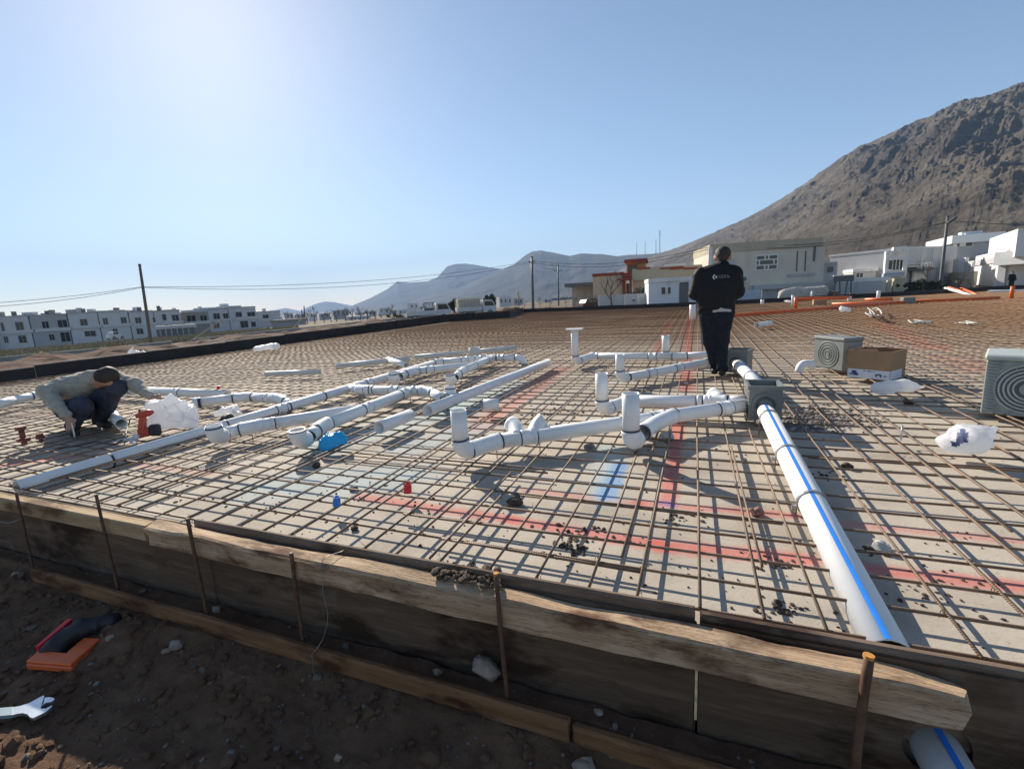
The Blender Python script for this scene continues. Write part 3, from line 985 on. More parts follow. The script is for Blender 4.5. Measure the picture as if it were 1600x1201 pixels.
# near run with two uprights
J1 = G(1166, 633, 0.11)
a_, b_ = G(766, 691, 0.075), J1
r1 = thing('drain_pipe_run', 'nearest white pipe run with two short uprights, leading into the front drain box', 'pipe run', G(900, 690, 0))
V2b = G(721, 708, 0.062)
run(r1, [a_ + (a_ - b_) * 0.0, b_], sleeves=[(0, 0.13), (0, 0.50), (0, 0.62), (0, 0.90)])
elbow(r1, V2b + (a_ - V2b) * 0.30, V2b + (a_ - V2b) * 0.75, a_ + (b_ - a_) * 0.03)
riser(r1, V2b, 641, a_)
V1b = G(986, 693, 0.062)
mid = a_ + (b_ - a_) * 0.625
riser(r1, V1b, 614, mid, PR * 1.06)
elbow(r1, V1b + (mid - V1b) * 0.40, V1b + (mid - V1b) * 0.8, mid + (b_ - a_) * 0.06)
tp = a_ + (b_ - a_) * 0.09
elbow(r1, tp, tp + np.array([-.02, .10, .05]), tp + np.array([-.10, .15, .07]), dark=False)
tp = a_ + (b_ - a_) * 0.15
elbow(r1, tp, tp + np.array([-.01, .10, .06]), tp + np.array([.05, .13, .10]), dark=False)
for t in (0.02, 0.17, 0.5, 0.72, 0.88):
    rod(r1, a_ + (b_ - a_) * t)
# second run
r2 = thing('drain_pipe_run', 'white pipe run with one upright behind the nearest run', 'pipe run', G(1000, 640, 0))
c0, c1, c2 = G(941, 642, 0.065), G(980, 626, 0.085), G(1118, 628, 0.11)
run(r2, [c1, c2, J1 + np.array([0.0, .05, .02])], sleeves=[(0, 0.88)])
elbow(r2, c0 + (c1 - c0) * .3, c0 + (c1 - c0) * .8, c1 + (c2 - c1) * .05)
riser(r2, c0, 583, c1)
tp = c2 + np.array([.06, .06, .02])
elbow(r2, c2, tp, tp + np.array([-.09, .09, .02]), dark=False)
# third and fourth run, into the second box
r3 = thing('drain_pipe_run', 'white pipe run with one upright just left of the standing man', 'pipe run', G(1030, 590, 0))
d0, d1 = G(969, 592, 0.06), G(1132, 561, 0.12)
run(r3, [d0 + (d1 - d0) * 0.08, d1], sleeves=[(0, 0.2), (0, 0.48), (0, 0.82)])
riser(r3, d0, 554, d1)
for t in (0.2, 0.5):
    rod(r3, d0 + (d1 - d0) * t)
r4 = thing('drain_pipe_run', 'rearmost white pipe run with a plate-topped upright at its end', 'pipe run', G(980, 565, 0))
e0, e1, e2, e3 = G(899, 566, 0.06), G(922, 556, 0.09), G(1062, 557, 0.10), G(1128, 553, 0.12)
run(r4, [e1, e2, e3], sleeves=[(0, 0.06), (0, 0.72)])
elbow(r4, e0 + (e1 - e0) * .25, e0 + (e1 - e0) * .8, e1 + (e2 - e1) * .05)
riser(r4, e0, 515, e1, plate=True)
riser(r4, G(1040, 559, 0.07), 524, e3)

# the branching network on the left
L = thing('drain_pipe_network', 'branching network of white drain pipes on the left of the slab', 'pipe network', G(400, 660, 0))
m0, m1 = np.array([G(15, 757, .03)[0], 1.655, -0.012]), G(682, 566, 0.09)
m2_, m3_ = G(768, 559, 0.09), G(806, 559, 0.09)
onm = lambda px: (lambda t: m0 + (m1 - m0) * t)(min((abs(float((m0 + (m1 - m0) * s)[0]) - 0) * 0 + s for s in np.linspace(0, 1, 4001)), key=lambda s: abs((lambda c: 800 + F * c[0] / c[2])(CR @ (m0 + (m1 - m0) * s - CPOS)) - px)))
run(L, [m0, m1, m2_, m3_], sleeves=[(1, 0.05), (1, 0.5), (1, 0.75), (2, 0.4)])
elbow(L, m3_ + (m3_ - m2_) * 0.02, m3_ + (m3_ - m2_) * 0.3, m3_ + (m3_ - m2_) * 0.34 - UP * 0.12)
for px in (172, 352, 437, 450, 505, 575):
    q = onm(px)
    sleeve(L, q, m1 - m0) if px in (437, 575) else band(L, q, m1 - m0, PR + 0.006, 0.014, 'band', 'strap')
    rod(L, q)
# branch to the wye and the front elbow
q0 = onm(548)
k1 = G(640, 611, 0.09); k2 = G(672, 611, 0.09); k3 = G(694, 624, 0.07)
run(L, [q0, G(566, 609, .09), k2, k3], bend=0.13, sleeves=[(1, 0.12), (1, 0.5), (1, 0.82)])
riser(L, G(704, 621, .06), 604, k3, PR * 1.04)
f1, f2 = G(500, 667, 0.08), G(484, 682, 0.062)
run(L, [k1, f1, f2], bend=0.13, sleeves=[(0, 0.1), (0, 0.56)])
riser(L, G(467, 692, .062), 672, f2, PR * 1.08)
# side branch
h0, h1 = G(560, 640, 0.085), G(392, 667, 0.085)
h2 = G(356, 676, 0.06)
run(L, [h0, h1, h2], bend=0.13, sleeves=[(0, 0.86)])
riser(L, G(337, 686, .062), 664, h2, PR * 1.1)
for p in (h1, f1, k1, k2):
    rod(L, p)
# branches running left
b0, b1, b2 = onm(456), G(385, 620, .08), G(310, 629, .08)
run(L, [b0, G(440, 623, .085), b1, b2], bend=0.14, sleeves=[(1, 0.3)])
band(L, b2 + (b2 - b1) * 0.0, b2 - b1, PR * 1.12, 0.06, 'band', 'end_band')
pipe(L, b2 + (b2 - b1) * 0.0, b2 + (b2 - b1) * 0.10, PR * 1.15, name='socket')
g0, g1, g2, g3 = G(356, 617, .08), G(196, 609, .08), G(62, 616, .08), G(20, 626, .07)
run(L, [g0, g1, g2, g3], bend=0.14, sleeves=[(0, 0.45), (0, 0.8), (1, 0.75)])
pipe(L, g3, G(-12, 634, .06), PR * 1.1)
# upper branches
u0, u1, u2 = G(740, 570, .09), G(640, 581, .09), G(625, 588, .065)
run(L, [u0, u1, u2], bend=0.13, sleeves=[(0, 0.7), (0, 0.92)])
riser(L, G(615, 596, .062), 580, u2, PR * 1.1)
w0, w1, w2 = m2_, G(720, 581, .09), G(711, 590, .06)
run(L, [w0, w1, w2], bend=0.13, sleeves=[(0, 0.15), (0, 0.55)])
riser(L, G(704, 597, .062), 585, w2, PR * 1.1)
for p in (u1, w1, m1, m2_):
    rod(L, p)

# loose pipes lying on the bars
def loose(px, r, label, mat='pvc', z=None, name='loose_pipe', cat='pipe', hollow=0.0045):
    z = r + 0.008 if z is None else z
    a, b = G(*px[0], z), G(*px[1], z)
    V, Fc = tube_mesh(np.array([a, (a + b) / 2, b]), r, 20, hollow=hollow)
    o = mk(name, V, Fc, mat, smooth=True)
    tag(o, label, cat)
    return o
loose(((668, 641), (857, 566)), PR, 'long loose white pipe lying diagonally in the middle of the mat')
loose(((592, 668), (641, 648)), PR, 'short cut length of white pipe below the long loose pipe')
loose(((415, 584), (500, 581)), 0.045, 'loose pale pipe lying nearest the left formwork wall', 'pvc_old')
loose(((525, 572), (640, 560)), 0.05, 'left pipe of the row of loose grey pipes behind the network', 'pvc_old')
loose(((648, 558), (728, 551)), 0.05, 'middle pipe of the row of loose grey pipes, ending at the square fitting', 'pvc_old')
loose(((748, 549), (806, 543)), 0.05, 'right pipe of the row of loose grey pipes behind the network', 'pvc_old')
loose(((163, 634), (190, 662)), 0.052, 'cut pipe lying at the crouching man\'s feet')
loose(((1182, 508), (1204, 505)), 0.07, 'short pipe piece lying right of the standing man')
loose(((756, 633), (779, 632)), 0.065, 'pipe socket with a dark ring lying open beside the nearest upright')
loose(((606, 562), (636, 571)), 0.055, 'slanting pipe fitting beside the row of loose grey pipes')
_q = G(742, 556, 0.01)
tag(mk('pipe_fitting', *tube_mesh(np.array([_q, _q + UP * .09, _q + UP * .17]), .115, 20, hollow=.008), 'pvc_old', smooth=True), 'short wide fitting standing between two loose grey pipes', 'pipe fitting')
def loose_elbow(p, c, q, r, label):
    V, Fc = tube_mesh(bez(np.array(p), np.array(c), np.array(q), 12), r, 16, hollow=0.006)
    tag(mk('pipe_elbow', V, Fc, 'pvc', smooth=True), label, 'pipe elbow')
p = G(1256, 578, 0.06)
loose_elbow(p + [-.05, 0, -.03], p + [-.04, .02, .14], p + [.12, .05, .04], 0.05, 'white pipe elbow lying left of the greenish box')

# orange pipes on the far right of the slab
def orun(label, pts, r=0.055, mat='orange'):
    root = thing('waste_pipe', label, 'pipe', np.array(pts[0]) * [1, 1, 0])
    run(root, pts, r, mat, bend=0.2)
    return root
o1 = orun('long orange pipe crossing the far right of the slab', [G(1140, 493, .07), G(1418, 471, .07), G(1562, 465, .07)], 0.06)
q = G(1243, 482, .06)
o2 = thing('waste_pipe', 'orange upright and bar standing beside the long orange pipe', 'pipe', q * [1, 1, 0])
pipe(o2, q, q * [1, 1, 0] + UP * z_for(q, 464), 0.075, 'orange')
zt = z_for(q, 465)
q2 = G(1243, 483, 0)
e_ = AT(1326, 464, (CR @ (q * [1, 1, 0] + UP * zt - CPOS))[2])
pipe(o2, q * [1, 1, 0] + UP * (zt - .06), e_, 0.06, 'orange')
orun('orange pipe beside the grey post, behind the long orange pipe', [G(1300, 475, .07), G(1415, 472, .07)], 0.06)
orun('short bright orange pipe below the white post', [G(1352, 468, .07), G(1394, 467, .07)], 0.08)
def post(px, top, r, label, mat='pvc', name='pipe_post'):
    b = G(*px, 0.0)
    V, Fc = tube_mesh(np.array([b - UP * 0.03, b * [1, 1, 0] + UP * z_for(b, top) * .5, b * [1, 1, 0] + UP * z_for(b, top)]), r, 14, hollow=0.006)
    tag(mk(name, V, Fc, mat, smooth=True), label, 'pipe')
post((1238, 477), 461, 0.06, 'white upright pipe left of the orange upright')
post((1268, 469), 455, 0.06, 'thin white upright behind the orange bar')
post((1327, 471), 463, 0.10, 'stubby grey upright at the end of the orange bar', 'pvc_old')
post((1372, 468), 454, 0.09, 'white upright above the short bright orange pipe')
post((1580, 466), 447, 0.075, 'orange upright pipe at the right edge before the garage', 'orange')
post((1082, 499), 476, 0.11, 'white upright pipe seen beside the standing man\'s left thigh')
post((1191, 475), 468, 0.10, 'small white stub by the far formwork edge')
def lean(p0, d0, p1, d1, r, label, mat):
    a, b = AT(*p0, d0), AT(*p1, d1)
    V, Fc = tube_mesh(np.array([a, (a + b) / 2, b]), r, 12, hollow=0.006)
    tag(mk('leaning_pipe', V, Fc, mat, smooth=True), label, 'pipe')
lean((1477, 450), 31.2, (1520, 462), 26.5, 0.075, 'white pipe leaning on the far formwork edge', 'pvc')
lean((1482, 449), 31.2, (1506, 456), 28.5, 0.075, 'orange pipe leaning beside the white one', 'orange')
lean((1502, 451), 31.2, (1528, 461), 26.8, 0.085, 'rightmost orange pipe leaning on the far formwork edge', 'orange')
lean((1545, 456), 28, (1640, 454), 28, 0.10, 'white pipe lying by the orange upright at the right edge', 'pvc')
p = G(1418, 474, 0)
bx_ = MB().box(p - [.22, .2, 0], p + [.22, .2, .27], bev=.02)
tag(bx_.obj('junction_box', 'grey'), 'small dark junction box on the long orange pipe', 'drain box')

# ================================================================== grey drain boxes
def ring_on(parent, c, u, v, n, r, tr, mat, name='ring', fl=0.5):
    a = np.linspace(0, 2 * math.pi, 29)[:-1]
    V, Fc = [], []
    k = 6
    for t in a:
        e = math.cos(t) * u + math.sin(t) * v
        for s in range(k):
            q = 2 * math.pi * s / k
            V.append(c + e * (r + tr * math.cos(q)) + n * tr * fl * math.sin(q))
    m = len(a)
    for i in range(m):
        for s in range(k):
            Fc.append((i * k + s, ((i + 1) % m) * k + s, ((i + 1) % m) * k + (s + 1) % k, i * k + (s + 1) % k))
    return mk(name, V, Fc, mat, parent, smooth=True)
def disc_on(parent, c, u, v, n, r, mat, name='disc', th=0.006):
    V, Fc = tube_mesh(np.array([c - n * 0.001, c + n * th]), r, 28)
    return mk(name, V, Fc, mat, parent)
def drain_box(FL, FR, dep, hgt, label, open_top=True, rings=(0.11,), side_rings=(), mat='grey', tilt=0.0, bright=False):
    fr0, w = frame_from(FL, FR)
    root = thing('drain_box', label, 'drain box', FL)
    def fr(p):
        q = fr0(p)
        return q
    t = 0.012
    if open_top:
        MB().box((0, 0, 0), (w, t, hgt), fr).obj('front_wall', mat, root)
        MB().box((0, dep - t, 0), (w, dep, hgt), fr).obj('rear_wall', mat, root)
        MB().box((0, t + .001, 0), (t, dep - t - .001, hgt), fr).obj('side_wall', mat, root)
        MB().box((w - t, t + .001, 0), (w, dep - t - .001, hgt), fr).obj('side_wall', mat, root)
        MB().box((t, t, 0.002), (w - t, dep - t, 0.012), fr).obj('floor_plate', mat, root)
        lip = MB()
        o_ = 0.014
        lip.box((-o_, -o_, hgt - .03), (w + o_, -.001, hgt + .004), fr).box((-o_, dep + .001, hgt - .03), (w + o_, dep + o_, hgt + .004), fr)
        lip.box((-o_, 0, hgt - .03), (-.001, dep, hgt + .004), fr).box((w + .001, 0, hgt - .03), (w + o_, dep, hgt + .004), fr)
        lip.obj('rim', mat, root)
    else:
        MB().box((0, 0, 0), (w, dep, hgt - .045), fr, bev=0.008).obj('body', mat, root)
        MB().box((-.012, -.012, hgt - .044), (w + .012, dep + .012, hgt), fr, bev=0.012).obj('rim', 'greylight' if bright else mat, root)
    ux, uy = fr0((1, 0, 0)) - fr0((0, 0, 0)), fr0((0, 1, 0)) - fr0((0, 0, 0))
    c = fr0((w / 2, 0, hgt * 0.46))
    for i, r in enumerate(rings):
        ring_on(root, c - uy * 0.002, ux, UP, -uy, r, 0.0085 if bright else 0.010, 'greylight' if bright else mat)
    if rings:
        disc_on(root, c - uy * 0.001, ux, UP, -uy, rings[0] * 0.98, 'grooveshade', th=0.003)  # dark disc puts the shade in the ring grooves into colour
        disc_on(root, c - uy * 0.004, ux, UP, -uy, rings[-1] * 0.6, mat, th=0.006)
    c = fr0((w, dep / 2, hgt * 0.46))
    for r in side_rings:
        ring_on(root, c + ux * 0.002, uy, UP, ux, r, 0.008, mat)
    c = fr0((0, dep / 2, hgt * 0.46))
    n = 9
    for i in range(n):
        z = hgt * (0.12 + 0.75 * i / n)
        MB().box((-.010, 0.02, z), (-.0005, dep - .02, z + .006), fr).obj('rib', mat, root) if open_top else None
    return root, fr0, w
drain_box(G(1169, 657), G(1221, 659), 0.30, 0.30, 'open grey drain box nearest the camera, with pipes on three sides', rings=(0.10, 0.085))
drain_box(G(1131, 581), G(1166, 583), 0.29, 0.30, 'open grey drain box beside the standing man\'s feet', rings=(0.10, 0.085))
drain_box(G(1270, 572), G(1316, 580), 0.27, 0.42, 'greenish closed drain box standing left of the cardboard box', False, rings=(0.165, 0.13, 0.095, 0.05), side_rings=(0.11, 0.08))
FLb = G(1531, 645)
FRb = FLb + np.array([.905, -.425, 0]) * .50
rb, frb, wb = drain_box(FLb, FRb, 0.50, 0.485, 'large pale grey drain box with concentric rings at the right edge', False, rings=(0.19, 0.163, 0.136, 0.109, 0.082), mat='greybox', bright=True)
for i in range(16):
    MB().box((0.006, -.012, 0.03 + i * 0.026), (0.075, -.0015, 0.040 + i * 0.026), frb).obj('rib', 'greybox', rb)
for x in (0.09, 0.17, 0.36):
    MB().box((x, -.014, 0.02), (x + .006, -.0015, 0.08), frb).obj('rib', 'greybox', rb)
    MB().box((x, -.014, 0.37), (x + .006, -.0015, 0.43), frb).obj('rib', 'greybox', rb)

# ================================================================== cardboard box
M['card'] = simple('brown cardboard', (0.33, 0.205, 0.115), 0.85, 0.12, 5)
M['cardin'] = simple('cardboard inside', (0.24, 0.15, 0.085), 0.9, 0.12, 5)
M['print'] = simple('white printed paper', (0.62, 0.66, 0.74), 0.7, 0.08, 8)
M['ink'] = simple('blue black ink', (0.04, 0.06, 0.16), 0.7, 0.2, 8)
_e = G(1390, 595); _s = _e - np.array([.80, -.60, 0]) * .43
fr, w = frame_from(_s, _e)
cb = thing('cardboard_box', 'open brown cardboard box with a white printed band at its foot', 'box', _s)
dp, hg, t = 0.40, 0.325, 0.006
MB().box((0, 0, 0), (w, t, hg), fr).obj('front_side', 'card', cb)
MB().box((0, dp - t, 0), (w, dp, hg), fr).obj('rear_side', 'cardin', cb)
MB().box((0, t + .001, 0), (t, dp - t - .001, hg), fr).obj('left_side', 'card', cb)
MB().box((w - t, t + .001, 0), (w, dp - t - .001, hg), fr).obj('right_side', 'card', cb)
MB().box((t, t, 0.002), (w - t, dp - t, .01), fr).obj('bottom', 'cardin', cb)
MB().hexa([fr(p) for p in ((t, dp * .30, .02), (w - t, dp * .30, .02), (w - t, dp * .31, .02), (t, dp * .31, .02), (t, dp * .45, hg * .97), (w * .5, dp * .45, hg * 1.02), (w * .5, dp * .46, hg * 1.02), (t, dp * .46, hg * .97))]).obj('flap', 'card', cb)
pb = MB().box((0.008, -.002, 0.004), (w - .004, -.0005, 0.105), fr).obj('printed_band', 'print', cb)
ORG[pb.name] = ORG[cb.name]
MB().box((w + .0005, .004, 0.004), (w + .002, dp * .75, 0.105), fr).obj('printed_band', 'print', cb)
for i, (x0, x1, z0, z1) in enumerate(((.05, .10, .055, .085), (.07, .12, .03, .06), (.03, .07, .035, .05), (.17, .19, .085, .095), (.205, .25, .082, .092), (.265, .28, .084, .092), (.30, .34, .05, .065), (.29, .305, .03, .06), (.335, .35, .03, .06), (.365, .40, .04, .05))):
    if x1 < w:
        MB().box((x0, -.0035, z0), (x1, -.0022, z1), fr).obj('print_mark', 'ink', pb)

# ================================================================== bags, tools and litter on the slab
def bag_mat(name, c, tr=0.55, rough=0.3):
    k = NT(name)
    f = k.noise(9, 6, 0.7)
    k.color(k.ramp(f, [(0.3, tuple(v * 0.86 for v in c)), (0.7, c)]))
    k.b.inputs['Roughness'].default_value = rough
    k.bump(k.noise(14, 6, 0.7), 0.7, 0.02)
    t = k.n('ShaderNodeBsdfTranslucent')
    t.inputs['Color'].default_value = (*c, 1)
    mx = k.n('ShaderNodeMixShader')
    mx.inputs[0].default_value = tr
    k.l(k.b.outputs[0], mx.inputs[1]); k.l(t.outputs[0], mx.inputs[2])
    k.l(mx.outputs[0], k.t.nodes['Material Output'].inputs['Surface'])
    return k.m
M['bag'] = bag_mat('thin white plastic', (0.88, 0.89, 0.91))
M['bluebag'] = bag_mat('thin blue plastic', (0.06, 0.48, 0.78), 0.4, 0.25)
M['redplastic'] = simple('red plastic', (0.62, 0.02, 0.03), 0.4, 0.15, 20)
M['orangeplastic'] = simple('orange case plastic', (0.78, 0.14, 0.035), 0.45, 0.10, 12)
M['redorange'] = simple('red orange tool plastic', (0.50, 0.07, 0.035), 0.5, 0.2, 14)
M['blueplastic'] = simple('blue plastic', (0.02, 0.20, 0.60), 0.4, 0.15, 20)
M['black'] = simple('black rubber', (0.022, 0.022, 0.026), 0.6, 0.3, 20)
M['chrome'] = simple('bright steel', (0.62, 0.66, 0.68), 0.28, 0.12, 20, metal=0.85)
M['wrenchgrip'] = simple('grey blue grip', (0.20, 0.30, 0.36), 0.5, 0.15, 30)
M['paleblock'] = simple('pale broken block', (0.55, 0.53, 0.50), 0.9, 0.15, 20, bump=0.4)
M['brick'] = simple('dull red brick', (0.33, 0.17, 0.13), 0.9, 0.25, 20, bump=0.4)
def crinkle(s, f, seed):
    def d(P):
        q = P + 0.25 / f * np.stack([vnoise(P * f * .8 + 3, seed + 2), vnoise(P * f * .8 + 7, seed + 3), vnoise(P * f * .8 + 11, seed + 6)], -1)
        a = 1 - np.abs(vnoise(q * f * 0.55, seed))
        c = 1 - np.abs(vnoise(q * f * 1.3 + 5, seed + 8))
        b = vnoise(P * f * 0.35 + 9, seed + 5)
        return s * (0.9 - 1.5 * a ** 5 - 0.7 * c ** 5) + s * 0.9 * b
    return d
def J(px, py, d):
    return AT(px, py, d)
b = blob('plastic_bag', [cap(J(262, 655, 4.80), J(295, 655, 4.85), 0.125, 0.10), cap(J(250, 648, 4.78), J(245, 634, 4.80), 0.085, 0.05), cap(J(270, 640, 4.82), J(265, 627, 4.86), 0.075, 0.05), cap(J(290, 642, 4.9), J(280, 632, 4.9), 0.08, 0.06), cap(J(240, 638, 4.75), J(231, 630, 4.78), 0.05, 0.018), cap(J(245, 658, 4.74), J(305, 664, 4.82), 0.085, 0.07)], 0.05, 0.0105, 'bag', disp=crinkle(0.024, 10, 4))
tag(b, 'bulging white plastic bag at the crouching man\'s outstretched hand', 'plastic bag')
b = blob('plastic_bag', [cap(G(1375, 606, .05), G(1425, 604, .05), 0.075, 0.06, (1, 1, .75)), cap(G(1392, 603, .07), G(1412, 601, .07), 0.07, 0.07, (1, 1, .8)), cap(G(1425, 606, .03), G(1446, 604, .03), 0.04, 0.012), cap(G(1375, 608, .03), G(1362, 608, .03), 0.04, 0.02)], 0.04, 0.012, 'bag', disp=crinkle(0.010, 13, 8))
tag(b, 'flat white plastic bag in front of the cardboard box', 'plastic bag')
b = blob('plastic_bag', [cap(G(1490, 692, .06), G(1520, 690, .09), 0.085, 0.095, (1, 1, .9)), cap(G(1480, 690, .05), G(1467, 688, .06), 0.05, 0.02), cap(G(1535, 680, .1), G(1556, 668, .13), 0.045, 0.02), cap(G(1510, 680, .10), G(1528, 680, .11), 0.08, 0.07)], 0.05, 0.010, 'bag', disp=crinkle(0.010, 12, 15))
tag(b, 'white plastic bag with a dark blue print at right', 'plastic bag')
cpt = G(1500, 690, .08)
dr = CPOS - AT(1506, 682, 3.3); dr /= np.linalg.norm(dr)
# the print sits on the side of the bag that faces the viewer
bm_ = b.data
prv = [v.co.copy() for v in bm_.vertices]
sel = []
pcs = CR @ (np.array([list(v) for v in prv]) - CPOS).T
pxx, pyy = 800 + F * pcs[0] / pcs[2], 600.5 + F * pcs[1] / pcs[2]
for p in bm_.polygons:
    i = list(p.vertices)
    nx = np.array(p.normal)
    cxp, cyp = pxx[i].mean(), pyy[i].mean()
    if (((1495 < cxp < 1512 and 676 < cyp < 692) or (1500 < cxp < 1508 and 670 < cyp < 680) or (1486 < cxp < 1500 and 690 < cyp < 697))) and nx @ dr > 0.1:
        sel.append(p)
V, Fc = [], []
for p in sel:
    n0 = len(V)
    V += [tuple(np.array(prv[i]) + np.array(bm_.vertices[i].normal) * 0.002) for i in p.vertices]
    Fc.append(tuple(range(n0, len(V))))
if V:
    mk('print', V, Fc, 'ink', b)
b = blob('plastic_bag', [cap(G(508, 694, .03), G(535, 686, .05), 0.045, 0.05), cap(G(515, 684, .07), G(530, 680, .08), 0.04, 0.035), cap(G(505, 697, .01), G(520, 700, .0), 0.03, 0.02)], 0.05, 0.007, 'bluebag', disp=crinkle(0.007, 24, 3))
tag(b, 'crumpled blue plastic beside the front pipe elbow', 'plastic bag')
b = blob('crumpled_wrapper', [cap(G(338, 646, .05), G(365, 640, .07), 0.05, 0.06), cap(G(372, 646, .05), G(366, 640, .08), 0.04, 0.04)], 0.03, 0.010, 'bag', disp=crinkle(0.016, 18, 21))
tag(b, 'crumpled white wrapper between two left pipe branches', 'wrapper')
b = blob('dark_cavity', [cap(G(352, 655, .03), G(360, 651, .04), 0.045, 0.04)], 0.02, 0.010, 'black', disp=crinkle(0.012, 20, 2))  # black lump stands in for the dark hole in the wrapper
tag(b, 'dark rag under the crumpled white wrapper', 'cavity')
b = blob('crumpled_wrapper', [cap(G(186, 690, .0), G(212, 684, .02), 0.03, 0.03), cap(G(205, 690, .0), G(214, 692, .0), 0.025, 0.02)], 0.02, 0.008, 'bag', disp=crinkle(0.016, 24, 31))
tag(b, 'small white wrapper lying below the cut pipe and cable', 'wrapper')
b = blob('foam_bundle', [cap(G(400, 545, .10), G(424, 541, .12), .07, .085), cap(G(424, 541, .12), G(432, 541, .13), .10, .10)], .04, .02, 'bag', disp=crinkle(.012, 7, 31))
tag(b, 'white wrapped bundle resting against the left formwork wall', 'bundle')
for (px, py, s, m_, nm, lb, ct) in ((637, 770, .024, 'redplastic', 'plastic_cup', 'bright red plastic cup on the mat', 'cup'), (526, 790, .022, 'blueplastic', 'plastic_cup', 'bright blue plastic cup on the mat', 'cup'), (341, 608, .022, 'redplastic', 'plastic_cup', 'small red cup far behind the big white bag', 'cup')):
    c = G(px, py, 0.006)
    V, Fc = tube_mesh(np.array([c, c + [0, .005, .03 * s / .024], c + [0.004, .007, .058 * s / .024]]), np.array([1, 1.0, .8]) * s, 12, hollow=0.003)
    o = mk(nm, V, Fc, m_, smooth=False)
    tag(o, lb, ct)
# fallen steel clamp ring
c = G(1409, 676, 0.05)
V, Fc = tube_mesh(np.array([c + 0.052 * np.array([0.35 * math.cos(t), 0.9 * math.cos(t), math.sin(t)]) for t in np.linspace(0.4, 2 * math.pi - 0.1, 26)]), 0.005, 6)
tag(mk('pipe_clamp', V, Fc, 'chrome', smooth=True), 'loose shiny pipe clamp standing on the bars beside the blue-printed bag', 'clamp')
# orange cordless tool beside the bag
t_ = thing('power_tool', 'red orange power tool standing left of the bulging bag', 'tool', G(222, 682, 0))
fr, w = frame_from(G(213, 684), G(236, 682))
MB().box((0.01, 0, 0), (w * .85, .07, .085), fr, bev=.012).obj('battery', 'redorange', t_)
MB().hexa([fr(p) for p in ((.02, .01, .086), (.075, .01, .086), (.075, .06, .086), (.02, .06, .086), (.05, .015, .20), (.095, .015, .20), (.095, .055, .20), (.05, .055, .20))]).obj('grip', 'redorange', t_)
V, Fc = tube_mesh(np.array([fr((.02, .035, .205)), fr((.06, .035, .215)), fr((.13, .035, .23)), fr((.17, .035, .235))]), np.array([.022, .034, .034, .015]), 12)
mk('motor_housing', V, Fc, 'redorange', t_, smooth=True)
V, Fc = tube_mesh(np.array([fr((.05, .035, .235)), fr((.055, .035, .275))]), .008, 8)
mk('chuck', V, Fc, 'black', t_)
MB().box((w * .86, .0, .0), (w * .86 + .09, .07, .11), fr, bev=.015).obj('spare_battery', 'black', t_)
# cable from the tool
pts = [G(x, y, z) for x, y, z in ((208, 648, .10), (203, 655, .08), (201, 664, .02), (197, 676, .02), (190, 688, .015), (176, 694, .015), (150, 690, .015), (120, 697, .015), (85, 700, .015))]
P = np.array(pts); tt = np.linspace(0, len(P) - 1, 50)
P = np.stack([np.interp(tt, np.arange(len(P)), P[:, i]) for i in range(3)], 1)
V, Fc = tube_mesh(P, 0.006, 6)
tag(mk('power_cable', V, Fc, 'black', smooth=True), 'thin black cable curling over the bars before the crouching man', 'cable')
# flanged red anchor standing on the far left of the mat
def anchor(px, py, top, label, s=1.0):
    c = G(px, py, 0)
    root = thing('red_anchor', label, 'anchor', c)
    zt = z_for(c, top)
    V, Fc = tube_mesh(np.array([c - UP * .02, c * [1, 1, 0] + UP * zt]), .022 * s, 10)
    mk('stem', V, Fc, 'redrust', root, smooth=True)
    V, Fc = tube_mesh(np.array([c * [1, 1, 0] + UP * (zt - .02), c * [1, 1, 0] + UP * (zt + .012)]), .04 * s, 12)
    mk('head', V, Fc, 'redrust', root)
    V, Fc = tube_mesh(np.array([c + UP * .02, c + UP * .05]), .05 * s, 12)
    mk('collar', V, Fc, 'redrust', root)
M['redrust'] = simple('red brown steel', (0.20, 0.06, 0.045), 0.7, 0.3, 30)
anchor(38, 692, 668, 'red brown steel anchor standing at the far left of the mat')
anchor(64, 688, 679, 'short red brown anchor right of the taller one', .7)

def ico(sub=1):
    bm = bmesh.new()
    bmesh.ops.create_icosphere(bm, subdivisions=sub, radius=1)
    V = np.array([v.co[:] for v in bm.verts]); Fc = [[v.index for v in f.verts] for f in bm.faces]
    bm.free()
    return V, Fc
def rock(name, c, s, seed, mat, label, cat='rock', sq=(1, 1, .7), sub=3, smooth=False):
    V, Fc = ico(sub)
    n = fbm(V * 1.3 + seed * 7.1, 3, seed, .5)
    q = V * (1 + 0.42 * n[:, None]) * np.array(sq) * s
    # knock flat facets
    r2 = random.Random(seed)
    for _ in range(7):
        d = np.array([r2.gauss(0, 1) for _ in range(3)]); d /= np.linalg.norm(d)
        h = q @ d
        lim = np.max(h) * r2.uniform(.6, .85)
        q = q - np.maximum(0, h - lim)[:, None] * d
    o = mk(name, q + np.array(c), Fc, mat, smooth=smooth)
    if label:
        tag(o, label, cat)
    return o
M['pebble'] = simple('dusty pebble', (0.15, 0.125, 0.10), 0.9, 0.6, 8)
M['stone'] = simple('pale grey stone', (0.29, 0.235, 0.185), 0.9, 0.3, 25, bump=0.5, bdist=.01)
M['stone2'] = simple('buff stone', (0.34, 0.27, 0.20), 0.9, 0.3, 25, bump=0.4, bdist=.01)
M['clod'] = simple('dry dark soil clod', (0.085, 0.06, 0.042), 0.95, 0.4, 40, bump=0.8, bdist=.01)
M['gravel'] = simple('grey gravel', (0.20, 0.19, 0.185), 0.9, 0.5, 30)
